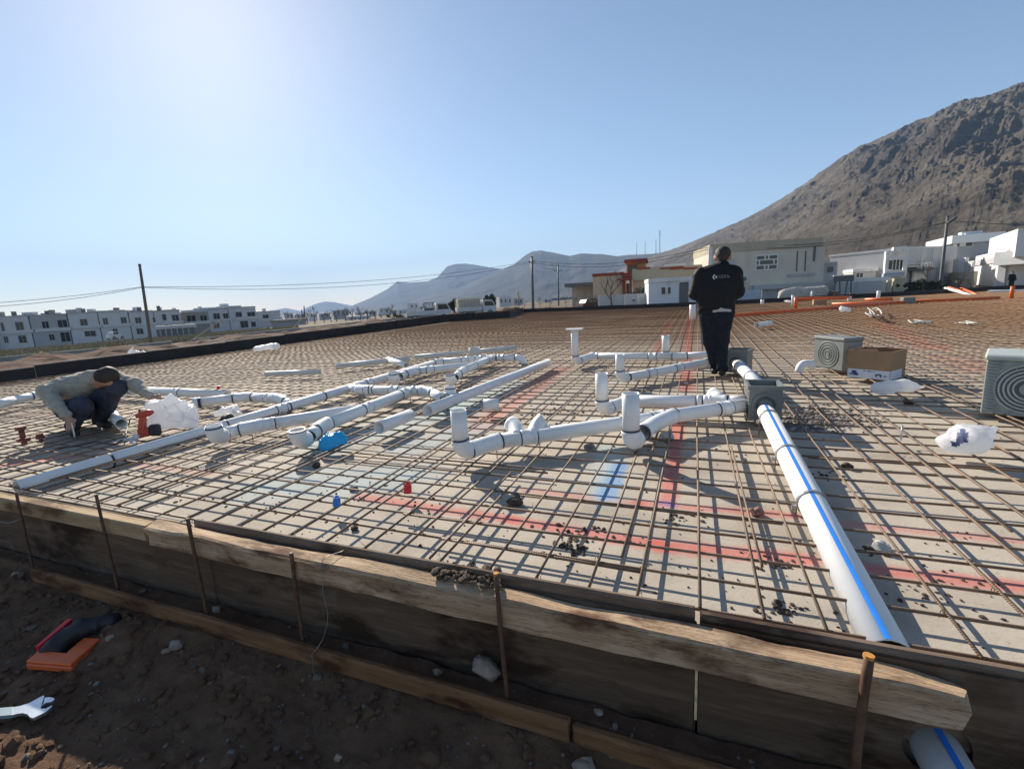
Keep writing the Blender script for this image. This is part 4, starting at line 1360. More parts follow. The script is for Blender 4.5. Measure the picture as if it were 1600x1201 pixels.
# pieces lying among the bars
for i, (px, py, s, m_, lb) in enumerate(((1042, 682, .060, 'paleblock', 'broken pale block lying under the nearest pipe run'), (1183, 800, .040, 'brick', 'piece of red brick on the red line'), (805, 783, .05, 'clod', 'dark lump of soil tied with wire, in the middle foreground'), (495, 727, .035, 'clod', 'dark lump of soil below the blue plastic'),
        (1376, 853, .040, 'paleblock', 'stone lump lying right of the blue-striped pipe'), (921, 699, .045, 'gravel', 'flat grey stone below the nearest pipe run'), (636, 757, .028, 'clod', 'small clod of soil behind the bright red cup'), (554, 825, .022, 'clod', 'small dark clod near the front edge'), (553, 762, .03, 'gravel', 'small grey lump above the blue cup'),
        (1325, 728, .035, 'clod', 'dark clod lying right of the blue-striped pipe'), (1420, 628, .05, 'clod', 'dark clod behind the loose pipe clamp'), (1180, 582, .04, 'paleblock', 'pale lump at the foot of the second drain box'), (1072, 598, .03, 'bag', 'scrap of white plastic left of the standing man\'s foot'))):
    rock('soil_lump' if m_ == 'clod' else 'stone', G(px, py, ZC + s * .5), s, 40 + i, m_, lb, 'clod' if m_ == 'clod' else 'stone')
# crumbs of soil scattered over the slab, gravel heap by the box, pebbles in the trench
V0, F0 = ico(1)
def scatter(name, pts, mat, label, cat, parent=None):
    mb = MB()
    for p, s in pts:
        q = V0 * np.array([rnd.uniform(.7, 1.3), rnd.uniform(.7, 1.3), rnd.uniform(.4, .9)]) * (1 + .25 * np.array([[rnd.uniform(-1, 1)] for _ in V0])) * s
        mb.add(q + np.array(p), F0)
    o = mb.obj(name, mat, kind='stuff')
    o['label'] = label
    o['category'] = cat
    return o
pts = []
for cx, cy, n, sp, sm in ((905, 835, 40, 24, .012), (895, 860, 26, 16, .013), (1060, 808, 30, 22, .010), (745, 893, 40, 22, .016), (1215, 880, 22, 16, .010), (1230, 955, 24, 18, .012), (1250, 985, 10, 9, .010), (560, 790, 25, 60, .008), (700, 800, 30, 70, .008), (1000, 860, 50, 120, .006), (1150, 700, 30, 80, .008), (1430, 880, 40, 80, .007), (1500, 930, 24, 60, .009), (600, 740, 40, 90, .008), (450, 780, 30, 80, .007), (870, 645, 50, 30, .016), (1350, 860, 16, 20, .011), (1290, 745, 14, 20, .012), (420, 700, 20, 60, .01), (990, 690, 20, 40, .01), (1150, 940, 30, 90, .006), (1370, 690, 30, 120, .008), (280, 760, 20, 60, .01)):
    for _ in range(n):
        x, y = rnd.gauss(cx, sp), rnd.gauss(cy, sp * .35)
        if y < 560 or x > 1590 or y > 1010:
            continue
        p = G(x, y, ZC + .002)
        if p[1] > 1.66:
            pts.append((p, sm * rnd.uniform(.4, 1.3)))
for _ in range(700):
    x, y = rnd.uniform(-7, 6), 1.7 + 8 * rnd.random() ** 1.6
    pts.append(((x, y, ZC + .001), rnd.uniform(.002, .008)))
scatter('soil_crumbs', pts, 'clod', 'crumbs of dark soil scattered over the slab', 'soil')
pts = [(G(rnd.gauss(1290, 42), rnd.gauss(655, 9), ZC + .004), rnd.uniform(.006, .016)) for _ in range(520)]
pts += [(G(rnd.gauss(1262, 22), rnd.gauss(650, 8), ZC + .01), rnd.uniform(.008, .02)) for _ in range(220)]
scatter('gravel_patch', pts, 'gravel', 'patch of grey gravel spilt beside the front drain box', 'gravel')
pts = []
for _ in range(1000):
    x, y = rnd.uniform(-4.3, 1.4), rnd.uniform(.55, 1.56)
    s = rnd.uniform(.003, .009) if rnd.random() < .88 else rnd.uniform(.009, .02)
    pts.append(((x, y, bank_z(x, y) + s * .3), s))
scatter('pebbles', pts, 'pebble', 'small pale pebbles strewn in the dug soil', 'pebbles')
pts = []
for _ in range(1600):
    x, y = rnd.uniform(-4.6, 1.6), rnd.uniform(.4, 1.42)
    s = rnd.uniform(.006, .022) if rnd.random() < .9 else rnd.uniform(.02, .045)
    pts.append(((x, y, bank_z(x, y) + s * .2), s))
scatter('soil_clods', pts, 'dirt', 'loose clods of dark soil in the trench', 'soil')
pts = [((-0.72 - rnd.random() * .30, 1.53 + rnd.random() * .06, 0.006 + rnd.random() * .014), rnd.uniform(.006, .020)) for _ in range(60)]
scatter('soil_on_timber', pts, 'clod', 'clods of soil lying on the cracked timber by the orange-tipped stake', 'soil')
# bigger stones in the trench
for i, (px, py, yy, s, m_, lb) in enumerate(((760, 1043, 1.53, .058, 'stone', 'large pale angular rock between plank and panel'), (684, 1038, 1.53, .026, 'stone2', 'small buff stone left of the large pale rock'), (34, 925, 1.42, .040, 'stone', 'grey stone at the left edge of the trench'), (335, 935, 1.52, .028, 'stone', 'grey stone behind the plank near the left stakes'), (170, 988, 1.25, .024, 'stone', 'oblong pale stone touching the orange case'),
        (253, 985, 1.30, .022, 'stone', 'oblong grey stone right of the orange case'), (912, 1188, 1.36, .045, 'stone', 'bluish grey rock at the bottom edge below the plank'), (525, 1158, 1.15, .020, 'stone2', 'small pale broken stone at bottom centre left'), (270, 990, 1.33, .04, 'stone', 'dull rounded stone half buried right of the orange case'), (935, 1035, 1.53, .02, 'stone', 'small white stone on the soil beside the panel'))):
    d = ray(px, py)
    p = CPOS + d * (yy / d[1])
    z = bank_z(p[0], p[1])
    rock('rock', (p[0], p[1], max(p[2], z + s * .3) if i == 0 else z + s * .35), s, 70 + i, m_, lb, 'rock', (1, .8, 1.0 if i == 0 else .6))
# pale wire hanging from the timber
P = [(-1.52, 1.60, .012), (-1.535, 1.55, .020), (-1.555, 1.50, .022), (-1.56, 1.478, .0), (-1.55, 1.47, -.06), (-1.556, 1.465, -.15), (-1.54, 1.465, -.23), (-1.552, 1.455, -.30), (-1.575, 1.445, -.36), (-1.592, 1.425, -.39), (-1.615, 1.41, -.42), (-1.612, 1.405, -.50), (-1.61, 1.40, -.53)]
P = np.array(P); tt = np.linspace(0, len(P) - 1, 60)
P = np.stack([np.interp(tt, np.arange(len(P)), P[:, i]) for i in range(3)], 1) + .002 * np.stack([np.sin(tt * 5), 0 * tt, np.cos(tt * 4)], 1)
V, Fc = tube_mesh(P, 0.0016, 5)
tag(mk('tie_wire', V, Fc, 'wire', smooth=True), 'thin pale wire hanging down over the cracked timber', 'wire')
V, Fc = tube_mesh(np.array([(-4.6, 1.48, -.18), (-4.2, 1.475, -.15), (-4.0, 1.47, -.09)]), 0.002, 5)
tag(mk('tie_wire', V, Fc, 'wire'), 'slack wire running to the leftmost stake', 'wire')
sx = np.linspace(-6.5, -2.2, 30)
V, Fc = tube_mesh(np.stack([sx, 1.60 + 0 * sx, 0.012 + .004 * np.sin(sx * 3)], 1), 0.0022, 5)
tag(mk('string_line', V, Fc, 'black'), 'dark string stretched along the yellowish timber', 'string')

# ------------------------------------------------------------------ orange case and wrench in the trench
zc_ = bank_z(-2.95, 1.12) + 0.03
c0, c1 = G(40, 1040, zc_), G(112, 1046, zc_)
fr0, w = frame_from(c0, c1)
case = thing('tool_case', 'flat orange plastic tool case lying open on the soil', 'tool case', c0)
dp = float(np.linalg.norm(G(160, 1003, zc_) - c1)) * 1.0
sk = (G(160, 1003, zc_) - c1); sk = sk / np.linalg.norm(sk)
ux_ = (c1 - c0) / np.linalg.norm(c1 - c0)
fr = lambda p: c0 + ux_ * p[0] + sk * p[1] + np.array([0, 0, p[2]])
m_ = MB()
m_.box((0, 0, -.022), (w, dp * .42, .010), fr, bev=.006)
m_.box((w * .60, dp * .421, -.022), (w, dp, .010), fr, bev=.006)
m_.obj('lower_shell', 'orangeplastic', case)
MB().box((.003, .003, .0105), (w - .003, dp * .40, .028), fr, bev=.005).box((w * .62, dp * .401, .0105), (w - .003, dp - .003, .028), fr, bev=.005).obj('upper_shell', 'orangeplastic', case)
MB().box((0.0, dp * .43, -.022), (w * .59, dp * .98, -.008), fr).obj('tray', 'black', case)
MB().hexa([fr(p) for p in ((-.02, dp * .42, .0), (.0, dp * .42, .0), (.06, dp * 1.2, .02), (.03, dp * 1.2, .02), (-.02, dp * .42, .045), (.0, dp * .42, .045), (.07, dp * 1.2, .10), (.04, dp * 1.2, .10))]).obj('lid', 'redplastic', case)
b = blob('tool_pouch', [cap(fr((w * .2, dp * .55, .03)), fr((w * .5, dp * 1.1, .06)), .035, .05), cap(fr((w * .5, dp * 1.1, .06)), fr((w * .9, dp * 1.5, .05)), .05, .05), cap(fr((w * .35, dp * .5, .02)), fr((w * .15, dp * .45, .02)), .02, .015)], .03, .010, 'black', disp=crinkle(.008, 22, 6))
tag(b, 'black tool pouch lying in the open orange case', 'pouch')
zw = bank_z(-2.75, .93) + 0.03
def extrude_poly(name, px, z, th, mat, parent):
    q = [G(x, y, z) for x, y in px]
    n = len(q)
    V = [p + UP * th for p in q] + q
    Fc = [tuple(range(n - 1, -1, -1)), tuple(range(n, 2 * n))] + [(i, (i + 1) % n, (i + 1) % n + n, i + n) for i in range(n)]
    return mk(name, V, Fc, mat, parent)
Z5 = lambda L_: [(x / 5.46, 930 + y / 5.46) for x, y in L_]
wr = thing('wrench', 'adjustable steel wrench lying at the bottom left of the trench', 'wrench', G(40, 1110, zw))
extrude_poly('jaw_body', Z5([(110, 975), (180, 962), (250, 940), (310, 908), (345, 888), (378, 873), (384, 880), (376, 905), (362, 945), (352, 985), (395, 985), (450, 958), (448, 968), (400, 1012), (340, 1042), (288, 1068), (262, 1060), (240, 1034), (200, 1024), (150, 1030), (108, 1042)]), zw, .014, 'chrome', wr)
extrude_poly('moving_jaw', Z5([(386, 890), (420, 884), (460, 890), (471, 903), (442, 925), (410, 930), (384, 938), (374, 950)]), zw + .002, .012, 'chrome', wr)
extrude_poly('handle', Z5([(-260, 1010), (-100, 992), (0, 983), (112, 974), (110, 1043), (0, 1052), (-100, 1062), (-260, 1085)]), zw - .001, .016, 'wrenchgrip', wr)
V, Fc = tube_mesh(np.array([G(62, 1103, zw + .004), G(68, 1100, zw + .004)]), .008, 8)
mk('adjusting_screw', V, Fc, 'steelclamp', wr)

# ================================================================== people
M['skin'] = simple('skin', (0.42, 0.235, 0.165), 0.55, 0.12, 20)
M['hair'] = simple('dark hair', (0.035, 0.024, 0.018), 0.7, 0.35, 60, bump=.3)
M['jacket'] = simple('black jacket', (0.010, 0.010, 0.012), 0.75, 0.3, 14, bump=.25, spec=.3)
M['denim'] = simple('dark navy trousers', (0.017, 0.019, 0.028), 0.85, 0.35, 22, bump=.2, spec=.2)
M['denim2'] = simple('blue grey trousers', (0.050, 0.058, 0.085), 0.85, 0.3, 22, bump=.2, spec=.2)
M['hoodie'] = simple('grey sweatshirt', (0.40, 0.37, 0.305), 0.9, 0.18, 14, bump=.3, spec=.2)
M['shoe'] = simple('black shoe', (0.02, 0.018, 0.018), 0.6, 0.3, 20)
M['shirt'] = simple('pale grey shirt', (0.45, 0.45, 0.46), 0.85, 0.1, 20)
M['white'] = simple('white print', (0.72, 0.72, 0.76), 0.6, 0.05, 20)
M['dimprint'] = simple('dim white print', (0.22, 0.22, 0.25), 0.6, 0.1, 20)
def hand(c, along, side, s=1.0, curl=0.5):
    """palm and five bent fingers; along: wrist to fingers, side: towards the thumb"""
    c = np.array(c, float)
    along = np.array(along, float); along /= np.linalg.norm(along)
    side = np.array(side, float); side -= along * (side @ along); side /= np.linalg.norm(side)
    nrm = np.cross(along, side)
    P = [cap(c - along * .02 * s, c + along * .055 * s, .030 * s, .032 * s, (1, 1, 1))]
    for k, (o_, l) in enumerate(((.030, .070), (.011, .080), (-.009, .075), (-.028, .058))):
        a = c + along * .065 * s + side * o_ * s
        m = a + (along * (1 - curl * .35) + nrm * curl * .5) * l * .5 * s
        e = m + (along * (1 - curl) + nrm * curl * 1.1) * l * .5 * s
        P += [cap(a, m, .0095 * s, .0088 * s), cap(m, e, .0088 * s, .0075 * s)]
    a = c + side * .028 * s + along * .005 * s
    m = a + (side * .75 + along * .6) * .035 * s
    P += [cap(a, m, .012 * s, .0105 * s), cap(m, m + (along * .9 + nrm * .4) * .03 * s, .0105 * s, .009 * s)]
    return P
def head(c, up, fw, s=1.0):
    c = np.array(c, float)
    fw = np.array(fw, float); fw /= np.linalg.norm(fw)
    up = np.array(up, float); up -= fw * (up @ fw); up /= np.linalg.norm(up)
    rt = np.cross(fw, up)
    P = [cap(c + up * .035 * s - fw * .012 * s, c + up * .03 * s + fw * .012 * s, .090 * s, .088 * s), cap(c - up * .02 * s + fw * .03 * s, c - up * .075 * s + fw * .055 * s, .062 * s, .040 * s),
         cap(c + fw * .095 * s + up * .015 * s, c + fw * .112 * s - up * .015 * s, .010 * s, .015 * s), cap(c + rt * .086 * s - up * .01 * s, c + rt * .090 * s + up * .025 * s, .012 * s, .014 * s), cap(c - rt * .086 * s - up * .01 * s, c - rt * .090 * s + up * .025 * s, .012 * s, .014 * s),
         cap(c + fw * .085 * s - up * .048 * s + rt * .018 * s, c + fw * .085 * s - up * .048 * s - rt * .018 * s, .011 * s)]
    hair = [cap(c + up * .050 * s - fw * .022 * s, c + up * .050 * s + fw * .012 * s, .092 * s, .086 * s), cap(c + up * .0 - fw * .045 * s, c - up * .02 * s - fw * .045 * s, .065 * s, .055 * s)]
    eyes = [c + fw * .078 * s + up * .022 * s + rt * .032 * s, c + fw * .078 * s + up * .022 * s - rt * .032 * s]
    beard = [cap(c - up * .07 * s + fw * .062 * s, c - up * .082 * s + fw * .045 * s, .034 * s), cap(c - up * .055 * s + fw * .035 * s + rt * .05 * s, c - up * .075 * s + fw * .05 * s + rt * .02 * s, .026 * s), cap(c - up * .055 * s + fw * .035 * s - rt * .05 * s, c - up * .075 * s + fw * .05 * s - rt * .02 * s, .026 * s)]
    return P, hair, eyes, beard
def fold(s, f, seed):
    return lambda P: s * fbm(P * np.array([f, f, f * .8]), 3, seed, .55) + s * .5 * np.abs(vnoise(P * f * 2.2 + 3, seed + 7))
def put_eyes(parent, eyes):
    for e in eyes:
        V, Fc = ico(2)
        mk('eye', V * .010 + e, Fc, 'hair', parent, smooth=True)

# ---- standing man seen from behind
B = G(1119, 585, 0.0)
B[2] = 0.0
pp = lambda x, y, z: B + np.array([x, y, z])
hp, hr, ey, bd = head(pp(.045, .075, 1.492), (0, .35, 1), (0, 1, -.45), 1.06)
wl, wr_ = pp(-.16, .24, 1.00), pp(.13, .25, 1.00)
body = hp + [cap(pp(.03, .02, 1.30), pp(.042, .055, 1.44), .075, .062), cap(pp(-.02, .0, .90), pp(-.02, .02, 1.22), .13, .15, (1.15, .8, 1)), cap(pp(-.20, .0, 1.31), pp(.18, .0, 1.31), .06),
             cap(pp(-.23, .0, 1.29), pp(-.29, .02, 1.07), .045, .04), cap(pp(-.29, .02, 1.07), wl, .04, .03), cap(pp(.20, .0, 1.29), pp(.235, .02, 1.06), .045, .04), cap(pp(.235, .02, 1.06), wr_, .04, .03),
             cap(pp(-.09, .0, .86), pp(-.085, .06, .48), .085, .05), cap(pp(-.085, .05, .48), pp(-.02, .06, .09), .045, .032), cap(pp(.06, .0, .86), pp(.055, .03, .47), .085, .05), cap(pp(.055, .03, .47), pp(.074, -.05, .09), .045, .032), cap(pp(-.02, .05, .045), pp(-.032, .18, .032), .025, .02), cap(pp(.072, -.05, .045), pp(.084, .09, .032), .025, .02)]
body += hand(wl + [.02, .05, .01], (.5, .9, .15), (0, -.1, 1), 1.0, .6) + hand(wr_ + [-.02, .05, .01], (-.5, .9, .15), (0, -.1, 1), 1.0, .6)
man = blob('person', body, .025, .0125, 'skin')
tag(man, 'man in a black printed jacket and dark trousers walking away over the mat', 'person')
blob('hair', hr, .03, .011, 'hair', man, disp=fold(.004, 40, 3))
jk = [cap(pp(-.022, .0, .90), pp(-.020, .01, 1.06), .200, .205, (1.15, .80, 1)), cap(pp(-.020, .01, 1.06), pp(-.01, .02, 1.24), .205, .20, (1.2, .80, 1)), cap(pp(-.20, .01, 1.305), pp(.175, .01, 1.305), .085), cap(pp(.02, .03, 1.36), pp(.035, .05, 1.415), .085, .076),
      cap(pp(-.225, .0, 1.285), pp(-.285, .01, 1.07), .090, .073), cap(pp(-.285, .01, 1.07), wl + [-.01, -.02, 0], .075, .05), cap(pp(.195, .0, 1.285), pp(.228, .01, 1.06), .088, .073), cap(pp(.228, .01, 1.06), wr_ + [.01, -.02, 0], .075, .05)]
jfold = fold(.018, 10, 5)
def jfn(P):
    d = sdf(jk, .05, P) + jfold(P)
    hem = (B[2] + .835 + .02 * np.sin(P[:, 0] * 9)) - P[:, 2]
    return np.maximum(d, hem)
V, Fc = surfnet(jfn, pp(-.46, -.25, .78), pp(.42, .42, 1.54), .0135)
jacket = mk('jacket', V, Fc, 'jacket', man, smooth=True)
ORG[jacket.name] = ORG[man.name]
blob('shirt_hem', [cap(pp(-.05, -.122, .836), pp(.03, -.134, .856), .016, .028), cap(pp(.03, -.134, .856), pp(.14, -.120, .836), .028, .016)], .02, .008, 'shirt', man, disp=fold(.006, 20, 4))
blob('trousers', [cap(pp(-.10, .0, .86), pp(.06, .0, .86), .150, .150, (1, .85, 1)), cap(pp(-.105, .0, .78), pp(-.085, .05, .46), .128, .092), cap(pp(-.085, .05, .46), pp(-.02, .06, .10), .085, .062), cap(pp(.065, .0, .78), pp(.058, .03, .46), .128, .092), cap(pp(.055, .03, .46), pp(.075, -.05, .09), .085, .068)], .035, .0135, 'denim', man, disp=fold(.016, 12, 9))
blob('shoe', [cap(pp(-.02, .04, .04), pp(-.035, .20, .03), .045, .038)], .015, .011, 'shoe', man)
blob('shoe', [cap(pp(.068, -.06, .04), pp(.085, .11, .03), .047, .038)], .015, .011, 'shoe', man)
# print on the back: emblem and letters follow the cloth
def on_back(poly, mat, name, sub=3):
    V, Fc = [], []
    for quad in poly:
        q = np.array(quad, float)
        n0 = len(V)
        for i in range(sub + 1):
            for j in range(sub + 1):
                u, v = i / sub, j / sub
                p = (q[0] * (1 - u) + q[1] * u) * (1 - v) + (q[3] * (1 - u) + q[2] * u) * v
                ys_ = np.linspace(-.40, .1, 260)
                P = np.stack([np.full(260, B[0] + p[0]), B[1] + ys_, np.full(260, p[1])], 1)
                d = jfn(P)
                k = int(np.argmax(d < 0))
                V.append((B[0] + p[0], B[1] + ys_[k] - .004, p[1]))
        for i in range(sub):
            for j in range(sub):
                a = n0 + i * (sub + 1) + j
                Fc.append((a, a + sub + 1, a + sub + 2, a + 1))
    return mk(name, V, Fc, mat, jacket)
ex, ez = -.048, 1.262
S_ = .032
on_back([[(ex - S_, ez + .002), (ex - S_ * .45, ez + .002), (ex + S_ * .22, ez + S_ * .9), (ex - S_ * .28, ez + S_ * .95)], [(ex - S_ * .95, ez - .003), (ex - S_ * .28, ez - S_ * .95), (ex + S_ * .05, ez - S_ * .80), (ex - S_ * .45, ez - .003)], [(ex - S_ * .05, ez - .001), (ex + S_ * .72, ez - S_ * .55), (ex + S_ * .72, ez), (ex + S_ * .72, ez + S_ * .48)]], 'white', 'emblem')
lx, lz, lh, lw = .0, 1.243, .038, .0055
letters = []
def stroke(x0, z0, x1, z1):
    d = np.array([x1 - x0, z1 - z0]); L_ = np.linalg.norm(d); n_ = np.array([-d[1], d[0]]) / L_ * lw / 2
    a, b_ = np.array([x0, z0]), np.array([x1, z1])
    letters.append([a - n_, b_ - n_, b_ + n_, a + n_])
stroke(lx, lz, lx, lz + lh)
for (a, b_, c, d) in ((.022, 0, .022, 1), (.044, 0, .044, 1), (.022, 0.04, .044, 0.04), (.022, .96, .044, .96), (.058, 1, .068, 0), (.078, 1, .068, 0), (.096, 0, .096, 1), (.096, 1, .116, 0), (.116, 0, .116, .55)):
    stroke(lx + a, lz + b * lh, lx + c, lz + d * lh) if False else stroke(lx + a, lz + b_ * lh, lx + c, lz + d * lh)
on_back(letters, 'dimprint', 'lettering', 1)

# ---- crouching man
hc = J(165, 592, 4.92)
RT, DN, FWD = CR[0], CR[1], CR[2]
hp, hr, ey, bd = head(hc, (-DN * .62 - FWD * .20 + RT * .62), (-RT * .52 + DN * .30 - FWD * .75), 1.02)
js = dict(pel=J(122, 636, 5.42), che=J(130, 606, 5.20), nek=J(150, 590, 5.02), rs=J(97, 603, 5.06), re=J(73, 613, 4.92), rw=J(103, 648, 4.72), ls=J(182, 593, 5.16), le=J(213, 601, 5.06), lw=J(234, 618, 4.96), rk=J(128, 634, 4.86), ra=J(113, 668, 4.94), rf=J(117, 677, 4.80), lk=J(182, 606, 4.98), la=J(157, 655, 5.22), lf=J(168, 664, 5.10), rh=J(108, 638, 5.38), lh=J(138, 636, 5.42))
q = js
body = hp + [cap(q['nek'], hc, .062, .058), cap(q['pel'], q['che'], .13, .15), cap(q['rs'], q['ls'], .06), cap(q['rs'], q['re'], .045, .04), cap(q['re'], q['rw'], .04, .03), cap(q['ls'], q['le'], .045, .04), cap(q['le'], q['lw'], .04, .03),
             cap(q['rh'], q['rk'], .085, .055), cap(q['rk'], q['ra'], .05, .038), cap(q['lh'], q['lk'], .085, .055), cap(q['lk'], q['la'], .05, .038), cap(q['ra'], q['rf'], .035, .025), cap(q['la'], q['lf'], .035, .025)]
body += hand(q['rw'] + DN * .045 + RT * .025, DN * .9 + RT * .35, RT, 1.0, .6) + hand(q['lw'] + RT * .045 + DN * .03, RT * .85 + DN * .5, -DN, 1.0, .35)
crouch = blob('person', body, .025, .0125, 'skin')
tag(crouch, 'man in a grey sweatshirt crouching on the mat and reaching for the bag', 'person')
blob('hair', hr, .03, .011, 'hair', crouch, disp=fold(.004, 40, 8))
blob('beard', bd, .02, .010, 'hair', crouch)
put_eyes(crouch, ey)
blob('sweatshirt', [cap(q['pel'] - DN * .03, q['che'], .165, .175), cap(q['che'], q['nek'] + DN * .02, .165, .085), cap(q['rs'], q['ls'], .090, .09), cap(q['rs'], q['re'], .092, .080), cap(q['re'], q['rw'], .078, .050), cap(q['ls'], q['le'], .085, .070), cap(q['le'], q['lw'], .068, .048), cap(q['nek'] - DN * .01 - RT * .06, q['nek'] - DN * .03 + RT * .03 + FWD * .05, .075, .07)], .05, .0135, 'hoodie', crouch, disp=fold(.024, 12, 15))
blob('trousers', [cap(q['rh'], q['rk'], .135, .095), cap(q['rk'], q['ra'], .092, .070), cap(q['lh'], q['lk'], .135, .092), cap(q['lk'], q['la'], .088, .068), cap(q['rh'], q['lh'], .14)], .035, .0135, 'denim2', crouch, disp=fold(.020, 12, 19))
blob('shoe', [cap(q['ra'] + DN * .03, q['rf'], .052, .042)], .015, .011, 'shoe', crouch)
blob('shoe', [cap(q['la'] + DN * .03, q['lf'], .052, .042)], .015, .011, 'shoe', crouch)
V, Fc = tube_mesh(np.array([J(112, 661, 4.68), J(117, 683, 4.70)]), .007, 8)
tag(mk('hand_tool', V, Fc, 'chrome'), 'thin steel tool held in the crouching man\'s right hand', 'tool')

# ---- far figure by the garage
Bf = AT(1578, 456, 40.0)
zf_ = float(ground_z(np.array(Bf[0]), np.array(Bf[1])))
Bf[2] = Bf[2]
pf = lambda x, y, z: Bf + RT * x * 1.0 + np.array([0, y, z])
hp, hr, ey, bd = head(pf(0, 0, 1.56), (0, 0, 1), (0, -1, -.1), 1.0)
fb = hp + [cap(pf(0, 0, .95), pf(0, 0, 1.30), .13, .16), cap(pf(-.17, 0, 1.36), pf(.17, 0, 1.36), .07), cap(pf(-.2, 0, 1.34), pf(-.27, -.05, 1.05), .05), cap(pf(-.27, -.05, 1.05), pf(-.2, -.2, .98), .04), cap(pf(.2, 0, 1.34), pf(.27, -.05, 1.05), .05), cap(pf(.27, -.05, 1.05), pf(.2, -.2, .98), .04), cap(pf(-.09, 0, .9), pf(-.1, 0, .05), .08, .05), cap(pf(.09, 0, .9), pf(.1, 0, .05), .08, .05), cap(pf(0, 0, 1.35), pf(0, 0, 1.5), .06)]
far = blob('person', fb, .04, .025, 'skin')
tag(far, 'small dark figure standing before the open garage at far right', 'person')
blob('coat', [cap(pf(0, 0, .9), pf(0, 0, 1.3), .19, .2), cap(pf(-.18, 0, 1.36), pf(.18, 0, 1.36), .09), cap(pf(-.2, 0, 1.34), pf(-.27, -.05, 1.05), .085), cap(pf(-.27, -.05, 1.05), pf(-.21, -.17, .98), .065), cap(pf(.2, 0, 1.34), pf(.27, -.05, 1.05), .085), cap(pf(.27, -.05, 1.05), pf(.21, -.17, .98), .065)], .05, .025, 'denim', far)
blob('trousers', [cap(pf(-.09, 0, .9), pf(-.1, 0, .05), .12, .085), cap(pf(.09, 0, .9), pf(.1, 0, .05), .12, .085)], .04, .025, 'jacket', far)
blob('hair', hr, .03, .02, 'hair', far)

# ================================================================== surroundings
def plaster(name, c, var=.12, stain=.35):
    k = NT(name)
    f = k.noise(.5, 6, .65)
    base = k.ramp(f, [(.3, tuple(v * (1 - var) for v in c)), (.7, c)])
    g = k.noise(.9, 5, .7, stretch=(1, 1, .25))
    base = k.mix(k.math('MULTIPLY', k.math('MULTIPLY', k.math('SUBTRACT', g, .54, True), 5.0, True), stain), base, tuple(v * .5 for v in c))
    k.color(base)
    k.b.inputs['Roughness'].default_value = .9
    k.b.inputs['Specular IOR Level'].default_value = .2
    k.bump(k.noise(14, 4, .7), .25, .01)
    return k.m
for nm, c in dict(white=(.78, .78, .76), offwhite=(.66, .65, .62), greywall=(.46, .46, .47), beige=(.64, .59, .50), cream=(.62, .48, .33), orange=(.62, .32, .15), olive=(.46, .41, .31), redtrim=(.30, .07, .05), ltgrey=(.52, .53, .54), dkgrey=(.16, .165, .17), hutwhite=(.74, .76, .80), buff=(.56, .50, .36), townwhite=(.62, .62, .62), towngrey=(.44, .44, .44), townbrown=(.36, .31, .26)).items():
    M['w_' + nm] = plaster('plaster ' + nm, c)
M['glass'] = simple('dark window glass', (.02, .026, .034), .12, .2, 3)
M['hole'] = simple('unlit interior', (.018, .018, .02), .9, .3, 2)
M['framew'] = simple('white window frame', (.72, .72, .72), .6, .08, 6)
M['steelblue'] = simple('blue grey sheet', (.34, .42, .52), .5, .15, 3)
M['wood'] = simple('pole wood', (.17, .125, .09), .85, .3, 6, stretch=(1, 1, .2))
M['polegrey'] = simple('dark steel pole', (.10, .10, .105), .6, .2, 6)
M['cable'] = simple('black cable', (.03, .03, .032), .6, .1, 6)
M['bark'] = simple('bare twigs', (.12, .088, .066), .9, .3, 6)
M['leaf'] = simple('dark green leaf', (.045, .062, .026), .7, .5, 1.5)
M['leafdry'] = simple('dry olive leaf', (.13, .115, .06), .8, .4, 1.5)
M['carpaint'] = simple('white truck paint', (.60, .61, .62), .35, .08, 4)
M['carred'] = simple('dark red car paint', (.07, .018, .02), .45, .15, 4)
M['tyre'] = simple('tyre rubber', (.02, .02, .02), .8, .2, 20)
M['rim'] = simple('wheel rim', (.35, .35, .36), .4, .1, 20, metal=.6)
M['lamp'] = simple('headlight lens', (.65, .67, .7), .15, .05, 20)
M['tarp'] = simple('dusty pale tarpaulin', (.42, .39, .34), .9, .2, 2, bump=.4, bdist=.05)
M['rubble'] = simple('brown rubble', (.17, .12, .085), .95, .4, 4, bump=.5, bdist=.05)
M['yellow'] = simple('yellow paint', (.55, .55, .08), .6, .1, 5)

